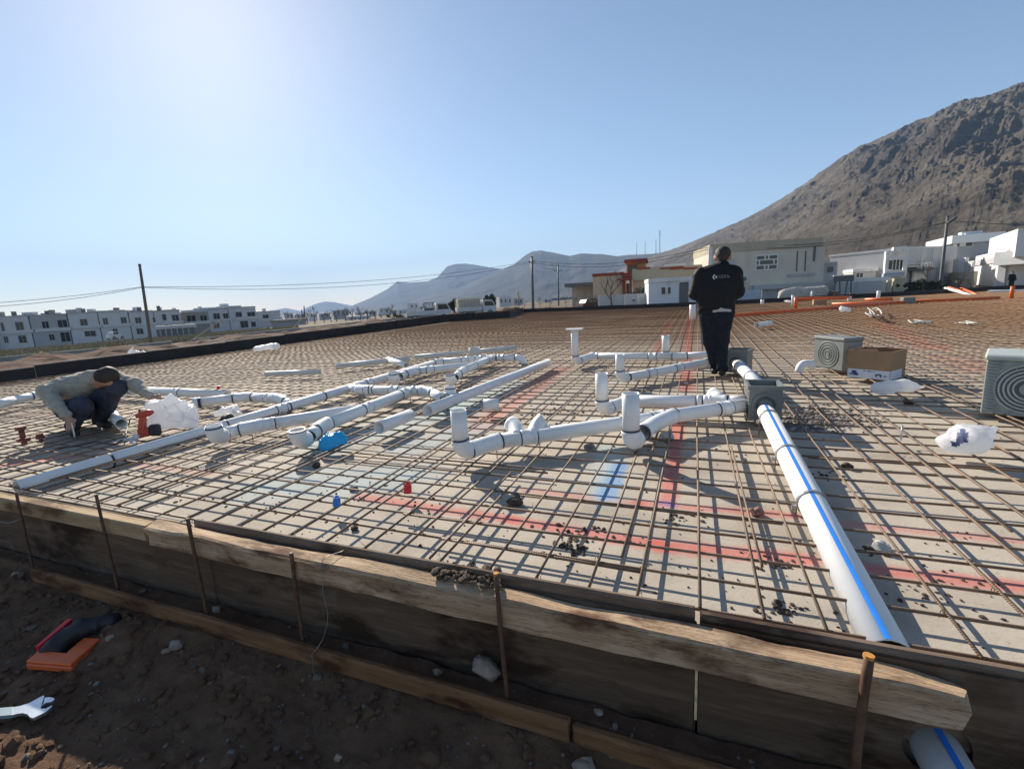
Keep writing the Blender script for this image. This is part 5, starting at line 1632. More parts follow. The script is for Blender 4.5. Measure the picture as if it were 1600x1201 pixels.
class Bld:
    """a building whose front runs between two picture columns at given distances"""
    def __init__(s, name, label, cat, px0, px1, base, d0, d1, group=None, root=None):
        s.p0 = AT(px0, base, d0)
        p1 = AT(px1, base, d1)
        s.p1 = np.array([p1[0], p1[1], s.p0[2]])
        s.fr, s.w = frame_from(s.p0, s.p1)
        s.root = root or thing(name, label, cat, s.p0, group)
        s.n = s.fr((0, 1, 0)) - s.p0
        s.ux = s.fr((1, 0, 0)) - s.p0
        s.wall = None
    def loc(s, px, py, y=0.0):
        d = ray(px, py)
        t = ((s.p0 + s.n * y - CPOS) @ s.n) / (d @ s.n)
        q = CPOS + d * t - s.p0
        return float(q @ s.ux), float(q[2])
    def box(s, name, px0, py0, px1, py1, y0, y1, mat, parent=None, down=0.0, level=True):
        x0, za = s.loc(px0, py0)
        x1, zb = s.loc(px1, py1)
        o = MB().box((min(x0, x1), y0, min(za, zb) - down), (max(x0, x1), y1, max(za, zb)), s.fr).obj(name, mat, parent or s.root)
        ORG[o.name] = ORG[s.root.name]
        return o
    def win(s, px0, py0, px1, py1, frame='framew', pane='glass', y=0.0, bars=1, name='window', t=.07):
        x0, z1 = s.loc(px0, py0, y)
        x1, z0 = s.loc(px1, py1, y)
        if x0 > x1: x0, x1 = x1, x0
        if z0 > z1: z0, z1 = z1, z0
        f = MB()
        f.box((x0 - t, y - .06, z0 - t), (x1 + t, y - .003, z0), s.fr).box((x0 - t, y - .06, z1), (x1 + t, y - .003, z1 + t), s.fr)
        f.box((x0 - t, y - .06, z0 + .001), (x0, y - .003, z1 - .001), s.fr).box((x1, y - .06, z0 + .001), (x1 + t, y - .003, z1 - .001), s.fr)
        for b in range(bars):
            xm = x0 + (x1 - x0) * (b + 1) / (bars + 1)
            f.box((xm - t * .35, y - .05, z0 + .002), (xm + t * .35, y - .022, z1 - .002), s.fr)
        o = f.obj(name, frame, s.root)
        ORG[o.name] = ORG[s.root.name]
        MB().box((x0 + .001, y - .020, z0 + .001), (x1 - .001, y - .004, z1 - .001), s.fr).obj('pane', pane, o)
        return o
def cubes(b, spec):
    for sp in spec:
        b.box(*sp)

# ---- low kerb wall, soil bank, grass
def strip_wall(name, label, pts, h, t, mat, cat):
    pts = [np.array(p) for p in pts]
    root = thing(name, label, cat, pts[0])
    for a, c in zip(pts[:-1], pts[1:]):
        fr, l = frame_from(a, c)
        dz = c[2] - a[2]
        n = max(1, int(l / 3))
        for i in range(n):
            x0, x1 = l * i / n + .01, l * (i + 1) / n - .01
            z0, z1 = dz * i / n, dz * (i + 1) / n
            MB().hexa([fr(p) for p in ((x0, 0, z0 - .8), (x1, 0, z1 - .8), (x1, t, z1 - .8), (x0, t, z0 - .8), (x0, 0, z0 + h), (x1, 0, z1 + h), (x1, t, z1 + h), (x0, t, z0 + h))]).obj('segment', mat, root)
strip_wall('kerb_wall', 'low pale concrete kerb beyond the left formwork wall', [AT(-90, 571, 30), AT(60, 556, 32), AT(170, 546, 34), AT(268, 536, 36)], .16, .25, 'kerb', 'kerb')
strip_wall('kerb_wall', 'grey kerb running towards the trucks', [AT(300, 534, 37), AT(420, 521, 40), AT(560, 506, 45), AT(640, 498, 52)], .22, .25, 'kerb', 'kerb')
gx2, gy2 = np.linspace(-46, -13.25, 170), np.linspace(-6, 58, 240)
X2, Y2 = np.meshgrid(gx2, gy2, indexing='ij')
P3 = np.stack([X2, Y2, 0 * X2], -1)
e_ = np.clip((-13.2 - X2) / 1.2, 0, 1) * np.clip((X2 + 40) / 9, 0, 1) * np.clip((58 - Y2) / 8, 0, 1)
Z2 = ground_z(X2, Y2) - .05 + e_ * (.20 + .95 * np.maximum(0, fbm(P3 * .30, 4, 12)) + .22 * fbm(P3 * 1.3, 4, 13))
n2 = len(gy2)
mk('soil_bank', np.stack([X2, Y2, Z2], -1).reshape(-1, 3), [(i * n2 + j, (i + 1) * n2 + j, (i + 1) * n2 + j + 1, i * n2 + j + 1) for i in range(len(gx2) - 1) for j in range(n2 - 1)], 'soil_red', smooth=True, kind='structure')
gm = MB()
for _ in range(3800):
    px = rnd.uniform(-60, 470)
    d = rnd.uniform(38, 88) + max(0, px) * .03
    q = AT(px, 540, d)
    z = float(ground_z(np.array(q[0]), np.array(q[1])))
    h, w_ = rnd.uniform(.15, .5), rnd.uniform(.10, .3)
    a = rnd.uniform(0, 3.14)
    dx, dy = math.cos(a) * w_, math.sin(a) * w_
    c = np.array([q[0], q[1], z])
    gm.add([c + [-dx, -dy, -.05], c + [dx, dy, -.05], c + [dx * .7 + rnd.uniform(-.1, .1), dy * .7, h], c + [rnd.uniform(-.1, .1), 0, h * .6], c + [-dx * .8, -dy * .8, h * rnd.uniform(.6, 1)]], [(0, 1, 2, 3, 4)])
go = gm.obj('dry_grass', 'grass', kind='stuff')
go['label'] = 'dry pale grass before the row of white houses'
go['category'] = 'grass'

# ---- terrace of half-built houses on the left
def town(i, px0, px1, top, base, d0, d1, wall, label, wins, tops=(), dark='glass'):
    b = Bld('terrace_house', label, 'house', px0 + .4, px1 - .4, base, d0, d1, 'row of two-storey houses on the left')
    x1, z1 = b.loc(px0, top)
    o = MB().box((0, 0, -2.5), (b.w, 9.0, z1), b.fr).obj('wall', wall, b.root)
    MB().box((-.05, -.12, z1 + .002), (b.w + .05, 9.1, z1 + .22), b.fr).obj('roof', 'w_towngrey', b.root)
    for w_ in wins:
        b.win(*w_, frame='w_towngrey', pane=dark, bars=1 if abs(w_[2] - w_[0]) > 8 else 0, t=.10)
    for (a, c, tp) in tops:
        xa, zt = b.loc(a, tp); xb, _ = b.loc(c, tp)
        MB().box((xa, 1.5, z1 + .222), (xb, 6, zt), b.fr).obj('roof_room', wall, b.root)
    r3 = random.Random(i * 7 + 3)
    for _ in range(r3.randint(1, 3)):
        x_, y_ = r3.uniform(.5, b.w - 1.2), r3.uniform(.5, 5)
        if r3.random() < .55:
            V, Fc = tube_mesh(np.array([b.fr((x_, y_, z1 + .23)), b.fr((x_, y_, z1 + .23 + r3.uniform(.7, 1.2)))]), r3.uniform(.35, .6), 10)
            mk('roof_tank', V, Fc, r3.choice(['w_townwhite', 'w_townbrown', 'w_dkgrey']), b.root)
        else:
            MB().box((x_, y_, z1 + .225), (x_ + r3.uniform(.8, 2.5), y_ + 2, z1 + r3.uniform(.5, 1.3)), b.fr).obj('parapet_block', wall, b.root)
    b.box('floor_band', px0 + .6, (top + base) / 2 - 1, px1 - .6, (top + base) / 2 + 1, -.25, -.002, 'w_townwhite')
    return b
Zt = lambda x, y: (x / 6.154, 440 + y / 6.154)
def zw(L_):
    return [(*Zt(a, b), *Zt(c, d)) for a, b, c, d in L_]
town(0, -60, -6, 499, 543, 97, 99, 'w_towngrey', 'leftmost grey house cut by the photo edge', [(-30, 505, -20, 517), (-30, 525, -20, 537)])
town(1, -5, 54, 496, 541, 100, 102, 'w_townwhite', 'white house with two square upper windows at the left edge', zw([(5, 395, 48, 475), (145, 390, 235, 470), (35, 530, 85, 585), (175, 520, 262, 583)]), [(16, 30, 492.5)])
town(2, 54.5, 113, 493.5, 536, 102, 104, 'w_towngrey', 'grey house with two deep open upper bays', zw([(400, 385, 480, 458), (550, 370, 655, 440), (470, 508, 530, 560), (577, 490, 685, 572)]), [(48 + 8, 70, 489.5)], 'hole')
town(3, 113.5, 160, 490, 531, 104, 106, 'w_townwhite', 'pale house with a single framed upper window', zw([(768, 362, 848, 430), (812, 478, 925, 520)]), [(135, 158, 486)])
town(4, 160.5, 207, 488, 528, 106, 108, 'w_townwhite', 'white house with a dark canopy over its door', zw([(988, 352, 1042, 415), (1160, 346, 1220, 402), (1085, 455, 1135, 500)]), [(165, 180, 484.5)])
town(5, 207.5, 246, 488, 525, 108, 111, 'w_townwhite', 'white house directly behind the wooden pole', zw([(1297, 346, 1362, 402), (1468, 345, 1500, 390), (1312, 452, 1380, 500)]), [(222, 240, 485)])
town(6, 246.5, 287, 486.5, 521, 111, 116, 'w_townwhite', 'white house with a blue grey balcony rail', [(253, 491, 260, 500), (268, 492, 280, 501), (258, 507, 270, 515)], [(262, 282, 483.5)])
town(7, 287.5, 329, 489, 519, 118, 124, 'w_townbrown', 'brownish unfinished house with wide dark openings', [(291, 493, 307, 504), (312, 493, 324, 503)], [], 'hole')
town(8, 329.5, 361, 484, 516, 124, 130, 'w_townwhite', 'taller pale house right of the unfinished one', [(333, 490, 344, 499), (348, 490, 357, 499), (333, 505, 343, 512)], [(330, 355, 480)])
town(9, 361.5, 404, 481, 513, 130, 138, 'w_townwhite', 'tallest pale house in the row', [(368, 488, 378, 495), (386, 488, 399, 495), (375, 502, 388, 511), (392, 503, 400, 510)], [(362, 383, 477.5)])
town(10, 404.5, 441, 488, 510, 138, 150, 'w_townwhite', 'low white house at the right end of the row', [(410, 492, 420, 498), (425, 503, 436, 508)], [])
b = Bld('grey_shed', 'long grey metal shed before the row of houses', 'shed', 245, 306, 525, 92, 96)
b.box('wall', 245, 511, 306, 526, 0, 3, 'w_dkgrey', down=1.5)
b.box('roof', 244, 509.6, 307, 510.8, -.2, 3.3, 'w_ltgrey')
for k in range(6):
    b.box('panel_rib', 250 + k * 9, 512, 250.6 + k * 9, 525, -.05, -.002, 'w_greywall')
b = Bld('grey_shed', 'low grey wall-like shed at the right end of the row of houses', 'shed', 432, 480, 513, 128, 135)
b.box('wall', 432, 501, 480, 514, 0, 3, 'w_towngrey', down=1.5)
b.box('roof', 431, 500, 481, 500.9, -.2, 3.2, 'w_townbrown')
# far town
rt2 = random.Random(5)
def fartown(px, w_, top, base, d, mat, lab='tiny pale building in the hazy far town', grp='tiny buildings of the far town', wn=True):
    b = Bld('far_building', lab, 'building', px, px + w_, base, d, d * 1.01, grp)
    b.box('wall', px, top, px + w_, base, 0, w_ * d / 737 * .8, mat, down=3)
    if wn:
        n = max(1, int(w_ / 6))
        for i in range(n):
            x = px + w_ * (i + .5) / n
            b.win(x - 1.1, top + (base - top) * .25, x + 1.1, top + (base - top) * .6, frame='w_towngrey', bars=0, t=.12)
fartown(520, 25, 485, 497, 300, 'w_towngrey', 'grey block standing alone in the far town', None)
fartown(539, 38, 494.5, 503, 170, 'w_townwhite', 'low white shed on the open ground left of the trucks', None)
fartown(541, 4, 495, 504, 165, 'w_townwhite', 'small white hut beside the low white shed', None, False)
for px, w_, top, base, d, m_ in ((592, 17, 481, 491, 380, 'townwhite'), (610, 12, 484, 492, 360, 'offwhite'), (575, 14, 486, 495, 340, 'townwhite'), (558, 13, 488, 496, 360, 'towngrey'), (622, 16, 484, 493, 330, 'townwhite'), (500, 16, 490, 498, 420, 'towngrey'), (484, 12, 490, 498, 430, 'townwhite'), (640, 14, 474, 484, 420, 'townwhite'), (655, 13, 478, 485, 400, 'offwhite'), (463, 14, 491, 499, 400, 'towngrey'), (447, 12, 489, 499, 300, 'townwhite'), (780, 20, 464, 478, 210, 'townwhite'), (803, 14, 466, 478, 220, 'towngrey'), (745, 12, 470, 482, 260, 'townwhite'), (850, 12, 466, 477, 200, 'offwhite')):
    fartown(px, w_, top, base, d, 'w_' + m_)

ORDN = ['first', 'second', 'third', 'fourth', 'fifth', 'sixth', 'seventh', 'eighth', 'ninth', 'tenth', 'eleventh', 'twelfth', 'thirteenth', 'fourteenth', 'fifteenth', 'sixteenth']
def ordinals(group, fmt):
    obs = [o for o in COL.objects if o.get('group') == group]
    def px(o):
        p = np.array(o.location)
        if o.type == 'MESH':
            p = np.array(o.data.vertices[0].co)
        c = CR @ (p - CPOS)
        return c[0] / c[2]
    for i, o in enumerate(sorted(obs, key=px)):
        o['label'] = fmt % ORDN[i]
ordinals('tiny buildings of the far town', 'tiny pale building of the hazy far town, %s from the left')
# ---- houses on the right
# canopy and orange house
b = Bld('carport', 'open carport with a thin dark roof left of the orange house', 'carport', 885, 929, 474, 64, 63)
for x in (888, 899, 909, 919, 927):
    b.box('post', x, 447, x + 1.3, 474, 0, .12, 'w_offwhite')
b.box('roof', 884, 443.5, 930, 446.2, -1.0, 4, 'w_dkgrey')
b.box('rear_wall', 888, 449, 928, 474, 3.0, 3.2, 'w_beige', down=1)
b = Bld('orange_house', 'orange and cream house with a stair tower and red trim', 'house', 926, 1110, 472, 60, 56)
b.box('wall', 926, 429.5, 973, 472, 0, 8, 'w_cream', down=1)
b.box('coping', 925.4, 428, 974, 429.3, -.12, 8.1, 'w_redtrim')
b.box('right_wing', 988.2, 432, 1110, 472, .3, 8, 'w_cream', down=1)
b.box('parapet', 988, 420.5, 1110, 431.8, -.5, 8, 'w_olive')
for x0, x1 in ((995, 1016), (1031, 1046), (1068, 1090), (1046.3, 1067.7)):
    b.box('coping', x0, 418.7 if x0 != 1046.3 else 417.6, x1, 420.3, -.6, 8.1, 'w_redtrim')
t_ = b.box('tower', 978, 408, 1008, 429, 1.0, 5, 'w_orange')
b.box('tower_roof', 975, 405.6, 1011.5, 407.8, .2, 5.6, 'w_redtrim')
b.win(982.5, 415.5, 994.5, 424, frame='w_redtrim', y=1.0)
b.box('porch', 973.2, 427, 987.8, 433, -.5, 3, 'w_redtrim')
b.box('porch_roof', 967, 435.2, 988, 437.2, -1.5, 2, 'w_redtrim')
b.box('porch_pillar', 974, 437.4, 977.5, 460, -.6, -.2, 'w_redtrim')
b.box('porch_pillar', 984, 437.4, 987.6, 460, -.6, -.2, 'w_redtrim')
b.box('door', 978.5, 443, 983.5, 459, -.04, -.002, 'w_dkgrey')
b.win(994.5, 450, 1008.5, 458.5, frame='w_buff', y=.3, bars=1)
b = Bld('water_tank', 'white rooftop tank behind the parapet of the orange house', 'tank', 1038, 1070, 419, 62, 61)
b.box('tank_body', 1038.5, 413.5, 1069.5, 418.4, 0, 1.2, 'w_white')
b.box('stand', 1039.5, 418.5, 1068, 421, .2, 1.0, 'w_ltgrey')
b = Bld('garden_wall', 'whitish garden wall in front of the orange house', 'wall', 934, 1014, 479, 52, 50)
b.box('wall', 934, 462, 1013.3, 479, 0, .25, 'w_ltgrey', down=1)
for x in (934.5, 955, 975, 996):
    b.box('pier', x, 460.8, x + 3, 479, -.1, .35, 'w_offwhite', down=1)
b = Bld('white_hut', 'small white hut with a dark door and two narrow windows', 'hut', 1013.5, 1100, 474, 47, 46)
b.box('wall', 1013.5, 437, 1100, 474, 0, 5, 'w_hutwhite', down=1)
b.box('roof', 1012.8, 435.6, 1101, 436.8, -.15, 5.2, 'w_white')
b.win(1033.5, 449, 1039.5, 459.5, bars=0)
b.win(1043.5, 449, 1047.8, 458.5, bars=0)
o = b.box('door', 1061.5, 444, 1075.5, 473.5, -.05, -.002, 'w_dkgrey')
b.box('door_light', 1062, 441.3, 1075.5, 443.2, -.04, -.002, 'glass')
b.box('wall_lamp', 1041.3, 441.2, 1042.7, 445, -.2, -.002, 'lamp')
# beige old house
b = Bld('beige_house', 'old stained beige house with a nine-pane window', 'house', 1109, 1284, 472, 52, 50)
b.box('wall', 1109, 384, 1284, 472, 0, 9, 'w_beige', down=1)
b.box('roof_edge', 1108.5, 382.3, 1284.5, 383.8, -.15, 9.2, 'w_olive')
b.box('corner_pier', 1107, 386, 1111, 472, -.2, -.002, 'w_offwhite', down=1)
X0, Z1 = b.loc(1182.5, 400.5); X1, Z0 = b.loc(1213, 419.5)
wf = MB().box((X0 - .12, -.05, Z0 - .12), (X1 + .12, -.003, Z1 + .12), b.fr).obj('window', 'framew', b.root)
ORG[wf.name] = ORG[b.root.name]
W_, H_ = X1 - X0, Z1 - Z0
for r0, r1, cs in ((0, .27, ((0, .37), (.45, .55), (.63, 1))), (.36, .66, ((0, .1), (.17, .82), (.9, 1))), (.75, 1, ((0, .37), (.45, .55), (.63, 1)))):
    for c0_, c1_ in cs:
        MB().box((X0 + W_ * c0_, -.075, Z0 + H_ * r0), (X0 + W_ * c1_, -.052, Z0 + H_ * r1), b.fr).obj('pane', 'glass', wf)
b.win(1137, 404, 1147, 420, frame='w_offwhite', pane='w_greywall', bars=2)
ac = b.box('air_conditioner', 1156.5, 430.8, 1167.5, 440.8, -.35, -.05, 'w_offwhite')
xc, zc2 = b.loc(1161.5, 436)
V, Fc = tube_mesh(np.array([b.fr((xc, -.356, zc2)), b.fr((xc, -.37, zc2))]), .24, 16)
mk('fan_grille', V, Fc, 'w_dkgrey', ac)
b.box('eave_slab', 1175, 446, 1283, 447.6, -.9, -.002, 'w_greywall')
b.box('lower_wall', 1176, 448, 1283, 472, -.3, -.004, 'w_greywall', down=1)  # greyer plaster paints in the shade of the band below the eave
b.box('sill_band', 1230, 428.5, 1273, 430.2, -.12, -.003, 'w_greywall')
b.box('drain_pipe', 1272, 381, 1273, 408, -.12, -.003, 'w_dkgrey')
for x in (1245, 1258):
    b.box('water_stain', x, 392, x + .6, 424, -.012, -.003, 'w_dkgrey')
b = Bld('annex', 'small grey annex at the right end of the beige house', 'annex', 1284.5, 1305, 468, 53, 53)
b.box('wall', 1284.5, 411.5, 1305, 468, 0, 4, 'w_greywall', down=1)
b.box('roof', 1283.8, 409.8, 1306, 411.3, -.2, 4.2, 'w_ltgrey')
b.win(1294, 418, 1300, 424, bars=0, frame='w_dkgrey')
b = Bld('sheet_stack', 'blue grey metal sheets leaning below the beige house', 'metal sheets', 1152, 1190, 470, 43, 43)
b.box('sheet', 1158, 454, 1188, 469, 0, .06, 'steelblue', down=.3)
b.box('sheet', 1152.5, 462, 1172, 470, -.3, -.24, 'steelblue', down=.3)
b.box('frame_post', 1157, 451, 1158, 470, -.1, -.02, 'framew')
b.box('frame_post', 1188.5, 453, 1189.5, 470, -.1, -.02, 'framew')
q0, q1 = AT(1226, 460, 42), AT(1284, 456, 42)
tp = blob('tarp_mound', [cap(q0, q1, .52, .58), cap(q0 - UP * .4, q1 - UP * .5, .6, .6)], .2, .08, 'tarp', disp=crinkle(.06, 2, 3))
tag(tp, 'long pale tarpaulin-covered mound beyond the orange pipes', 'mound')
root = thing('trough_stand', 'dark trough standing on splayed legs right of the tarpaulin mound', 'trough', AT(1318, 458, 44))
q = AT(1318, 440, 44)
MB().box(q + [-.75, -.3, 0], q + [.75, .3, .5], bev=.05).obj('trough', 'w_dkgrey', root)
MB().box(q + [-.9, -.4, .502], q + [.7, .4, .62], bev=.03).obj('cover', 'w_offwhite', root)
for sx_, dx in ((-.6, -.25), (-.3, .1), (.3, -.1), (.6, .05)):
    V, Fc = tube_mesh(np.array([q + [sx_, 0, .0], q + [sx_ + dx, 0, -1.3]]), .06, 6)
    mk('leg', V, Fc, 'w_dkgrey', root)
for i in range(26):
    px = rnd.uniform(1288, 1342)
    c = AT(px, 461 - rnd.random() * 8 * (1 - abs(px - 1318) / 30), 41 + rnd.random() * 2)
    if i < 12:
        o = rock('rubble_block', c, rnd.uniform(.18, .34), 200 + i, 'rubble', 'block of brown rubble in the heap beyond the orange pipes', 'rubble', sub=2)
        o['group'] = 'rubble heap'
b = Bld('boundary_wall', 'long low white boundary wall right of the annex', 'wall', 1306, 1392, 462, 52, 50)
b.box('wall', 1306, 438, 1391, 462, 0, .3, 'w_ltgrey', down=1)
b.box('coping', 1305.5, 436.6, 1391.5, 437.8, -.06, .36, 'w_white')
b = Bld('low_house', 'low white flat-roofed house behind the boundary wall', 'house', 1333, 1386, 440, 58, 57)
b.box('wall', 1333, 422.5, 1386, 440, 0, 6, 'w_offwhite', down=2)
b.box('roof', 1332, 420.8, 1387, 422.3, -.2, 6.2, 'w_white')
b.win(1338, 427, 1348, 433, bars=1)
# white villa with frames
b = Bld('white_villa', 'white villa with a tall framed balcony', 'house', 1384, 1417, 458, 54, 53)
b.box('wall', 1387, 392, 1416, 458, 1.6, 8, 'w_white', down=1)
b.box('frame_post', 1384.5, 394, 1386.8, 430, -.2, .2, 'w_white')
b.box('frame_post', 1413, 387.5, 1416.2, 430, -.2, .2, 'w_white')
b.box('frame_beam', 1396, 386, 1416.4, 389.5, -.22, 1.58, 'w_white')
b.box('frame_beam', 1384.3, 392.5, 1396, 395.5, -.22, 1.58, 'w_white')
b.box('balcony_slab', 1384, 401, 1404, 404.5, -.3, 1.58, 'w_white')
b.box('lower_slab', 1382, 424, 1413, 427, -.5, 1.58, 'w_white')
b.box('blue_band', 1380, 427.2, 1412, 431.5, -.5, 1.58, 'steelblue')
b.win(1396, 406, 1404, 421, y=1.6, bars=1)
b.win(1407, 406, 1411, 421, y=1.6, bars=0)
b.win(1389, 407, 1393.5, 421, y=1.6, bars=0)
b = Bld('stone_gateposts', 'buff stone gate piers under the white villa', 'gate', 1387, 1414, 460, 48, 47.5)
for x in (1387.5, 1397, 1403, 1409):
    b.box('pier', x, 438, x + 4, 460, 0, .5, 'w_buff', down=1)
b.box('lintel', 1397, 434.8, 1414, 437.8, -.1, .6, 'w_olive')
b = Bld('grey_house', 'tall blank grey side wall of a house left of the dark pole', 'house', 1417, 1488, 458, 55, 58)
b.box('wall', 1417, 387.5, 1488, 458, 0, 9, 'w_greywall', down=1)
b.box('roof', 1416.5, 385.8, 1489, 387.3, -.1, 9.1, 'w_ltgrey')
for x in (1440, 1458):
    b.box('joint_strip', x, 389, x + .5, 458, -.03, -.003, 'w_ltgrey')
b.box('canopy', 1414, 412, 1433, 414, -1.6, -.004, 'w_white')
b.box('canopy', 1414, 415.5, 1433, 417.5, -1.6, -.004, 'w_white')
b.box('canopy', 1415, 421, 1437, 423, -1.8, -.004, 'w_dkgrey')
b.box('gate', 1421, 424, 1437, 440, -.5, -.3, 'w_white')
b.box('solar_panel', 1452, 382.2, 1474, 385.3, 2, 2.2, 'steelblue')
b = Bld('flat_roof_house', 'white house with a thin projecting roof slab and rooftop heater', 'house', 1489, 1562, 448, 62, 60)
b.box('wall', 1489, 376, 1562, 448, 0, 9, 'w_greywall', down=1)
b.box('roof_slab', 1483, 369.5, 1563, 375.6, -1.2, 9.4, 'w_white')
b.box('roof_heater', 1512, 360.5, 1545, 364.5, 2, 3.2, 'w_white')
b.box('heater_panel', 1515, 363, 1545, 369.2, 1.2, 1.8, 'steelblue')
b.win(1509.5, 376.5, 1518.5, 384, bars=0)
b.box('white_pier', 1499, 376, 1507, 384.5, -.4, -.004, 'w_white')
b.box('white_pier', 1489.5, 376, 1491.5, 400, -.4, -.004, 'w_white')
b = Bld('front_yard_wall', 'sunlit buff yard wall behind the pollarded tree', 'wall', 1471, 1520, 456, 60, 50)
b.box('wall', 1471, 427, 1519, 452, 0, .3, 'w_buff', down=1)
b.box('gate_wall', 1489.5, 405, 1506, 426.5, .02, .3, 'w_white')
b.box('gate', 1506.3, 409, 1518, 426.5, .1, .2, 'w_ltgrey')
for k in range(6):
    b.box('gate_bar', 1507 + k * 1.9, 409.5, 1507.8 + k * 1.9, 426, .02, .08, 'w_offwhite')
b = Bld('garage_house', 'bright white stepped house with an open dark garage at the right edge', 'house', 1518.5, 1579, 455, 60, 43)
b.box('side_wall', 1518.5, 402, 1564, 453, 0, 6, 'w_white', down=1)
b.box('upper_wall', 1541, 373.5, 1578, 401.8, .3, 6, 'w_white')
b.box('ledge', 1518, 408.5, 1564.5, 410, -.15, -.003, 'w_greywall')
r0 = b.root
c0_ = b.fr((b.loc(1564.3, 450)[0], 0, 0))
d0_ = float((CR @ (c0_ - CPOS))[2])
b = Bld('garage_house', '', '', 1565, 1680, 455, d0_, d0_ - 5, root=r0)
b.box('balcony', 1566, 394, 1680, 407, -1.0, 4, 'w_white')
b.box('garage_rear', 1566, 407.2, 1680, 455, 4.2, 4.4, 'hole', down=1)
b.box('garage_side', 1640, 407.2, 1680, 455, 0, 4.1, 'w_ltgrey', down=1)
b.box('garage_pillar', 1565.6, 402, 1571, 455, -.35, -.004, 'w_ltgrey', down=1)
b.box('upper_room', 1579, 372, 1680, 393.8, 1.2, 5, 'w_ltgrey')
b.win(1582, 374, 1599, 387, y=1.2, bars=2, frame='w_greywall')
b.box('ramp', 1550, 452.5, 1680, 455, -2.5, -.5, 'w_white')

# ---- poles and cables
def pole(base, top, r, label, mat='wood', arms=()):
    base, top = np.array(base), np.array(top)
    root = thing('utility_pole', label, 'pole', base)
    V, Fc = tube_mesh(np.array([base - UP * 1.0, base, (base + top) / 2, top]), np.array([1.15, 1.1, .95, .8]) * r, 10)
    mk('shaft', V, Fc, mat, root, smooth=True)
    for t, l in arms:
        c = base + (top - base) * t
        MB().box(c + [-l, -.05, -.05], c + [l, .05, .05]).obj('crossarm', mat, root)
        for s in (-1, 1):
            V, Fc = tube_mesh(np.array([c + [s * l * .9, 0, .05], c + [s * l * .9, 0, .2]]), .05, 6)
            mk('insulator', V, Fc, 'w_dkgrey', root)
    V, Fc = tube_mesh(np.array([base + (top - base) * .985 - [0, 0, .02], top + UP * .02]), r * .9, 10)
    mk('cap', V, Fc, 'polegrey', root)
    return root
pole(AT(236, 535, 46), AT(218, 413, 46), .14, 'brown wooden pole leaning before the row of white houses')
pole(AT(833, 481, 70), AT(831, 401, 70), .20, 'thick dark pole left of the carport', 'polegrey', [(.90, .5)])
pole(AT(873, 479, 84), AT(872, 414, 84), .13, 'thinner dark pole right of the thick one', 'polegrey', [(.86, .8)])
pr_ = pole(AT(1468, 458, 46), AT(1481, 338, 46), .15, 'dark steel pole with a lamp before the grey house', 'polegrey')
c = AT(1482, 346, 45.6)
blob('street_lamp', [cap(c + [.05, 0, -.1], c + [.5, 0, .25], .14, .17)], .05, .05, 'polegrey', pr_)
pole(AT(1121, 400, 51), AT(1119, 376, 51), .06, 'short roof pole on the beige house above the man\'s head', 'polegrey')
pole(AT(477, 506, 150), AT(475, 478, 150), .20, 'small far pole at the right end of the left town', 'polegrey')
pole(AT(473, 503, 190), AT(471, 484, 190), .20, 'smallest far pole beside another one', 'polegrey')
def cable(a, c, sag, label, r=.022):
    t = np.linspace(0, 1, 30)[:, None]
    P = np.array(a) + (np.array(c) - np.array(a)) * t
    P[:, 2] -= 4 * sag * (t * (1 - t))[:, 0]
    V, Fc = tube_mesh(P, r, 5)
    tag(mk('overhead_cable', V, Fc, 'cable', smooth=True), label, 'cable')
cable(AT(-160, 480, 40), AT(222, 448, 46), .35, 'upper cable from the left edge to the brown wooden pole')
cable(AT(-160, 485, 40), AT(222, 449, 45.8), .50, 'lower cable from the left edge to the brown wooden pole')
cable(AT(222, 448, 46), AT(831, 408, 70), 1.05, 'upper cable between the wooden pole and the thick dark pole')
cable(AT(222, 449, 45.8), AT(831, 410, 69.8), 1.45, 'lower cable between the wooden pole and the thick dark pole')
cable(AT(831, 407, 70), AT(1119, 383, 51), 1.15, 'upper cable from the thick dark pole to the beige house', .028)
cable(AT(831, 410, 69.8), AT(1119, 386, 51), 1.30, 'lower cable from the thick dark pole to the beige house', .028)
cable(AT(831, 410, 70), AT(872, 421, 84), .3, 'short cable between the two dark poles')
cable(AT(1119, 383, 51), AT(1478, 347, 46), .85, 'upper cable along the beige house to the steel lamp pole', .024)
cable(AT(1119, 385, 51), AT(1478, 348, 45.8), 1.0, 'lower cable along the beige house to the steel lamp pole', .024)
cable(AT(1481, 345, 46), AT(1700, 352, 44), .15, 'cable leaving the steel lamp pole to the right', .03)
# masts on the ridge
for i, (px, t0, d, lb, r) in enumerate(((995, 378, 1480, 'leftmost thin mast on the ridge', .55), (1008, 377, 1450, 'second thin mast on the ridge', .5), (1025, 374, 1400, 'thin mast just left of the tallest mast', .6), (1031, 359, 1390, 'tallest lattice mast on the ridge', .9))):
    a, c = AT(px, 399, d), AT(px, t0, d)
    root = thing('radio_mast', lb, 'mast', a, 'radio masts on the ridge')
    for s in ((-1, -1), (1, -1), (0, 1)):
        o_ = np.array([s[0] * r, s[1] * r, 0])
        V, Fc = tube_mesh(np.array([a + o_, c + o_ * .35]), .32, 4)
        mk('leg', V, Fc, 'polegrey', root)
    for k in range(7):
        q = a + (c - a) * (k + .5) / 7.2
        MB().box(q - [r, r, .3], q + [r, r, .3]).obj('brace', 'polegrey', root)
    if i == 3:
        for k in (.80, .90):
            q = a + (c - a) * k
            MB().box(q - [1.8, 1.0, 1.6], q + [1.8, 1.0, 1.6]).obj('antenna_panel', 'w_ltgrey', root)
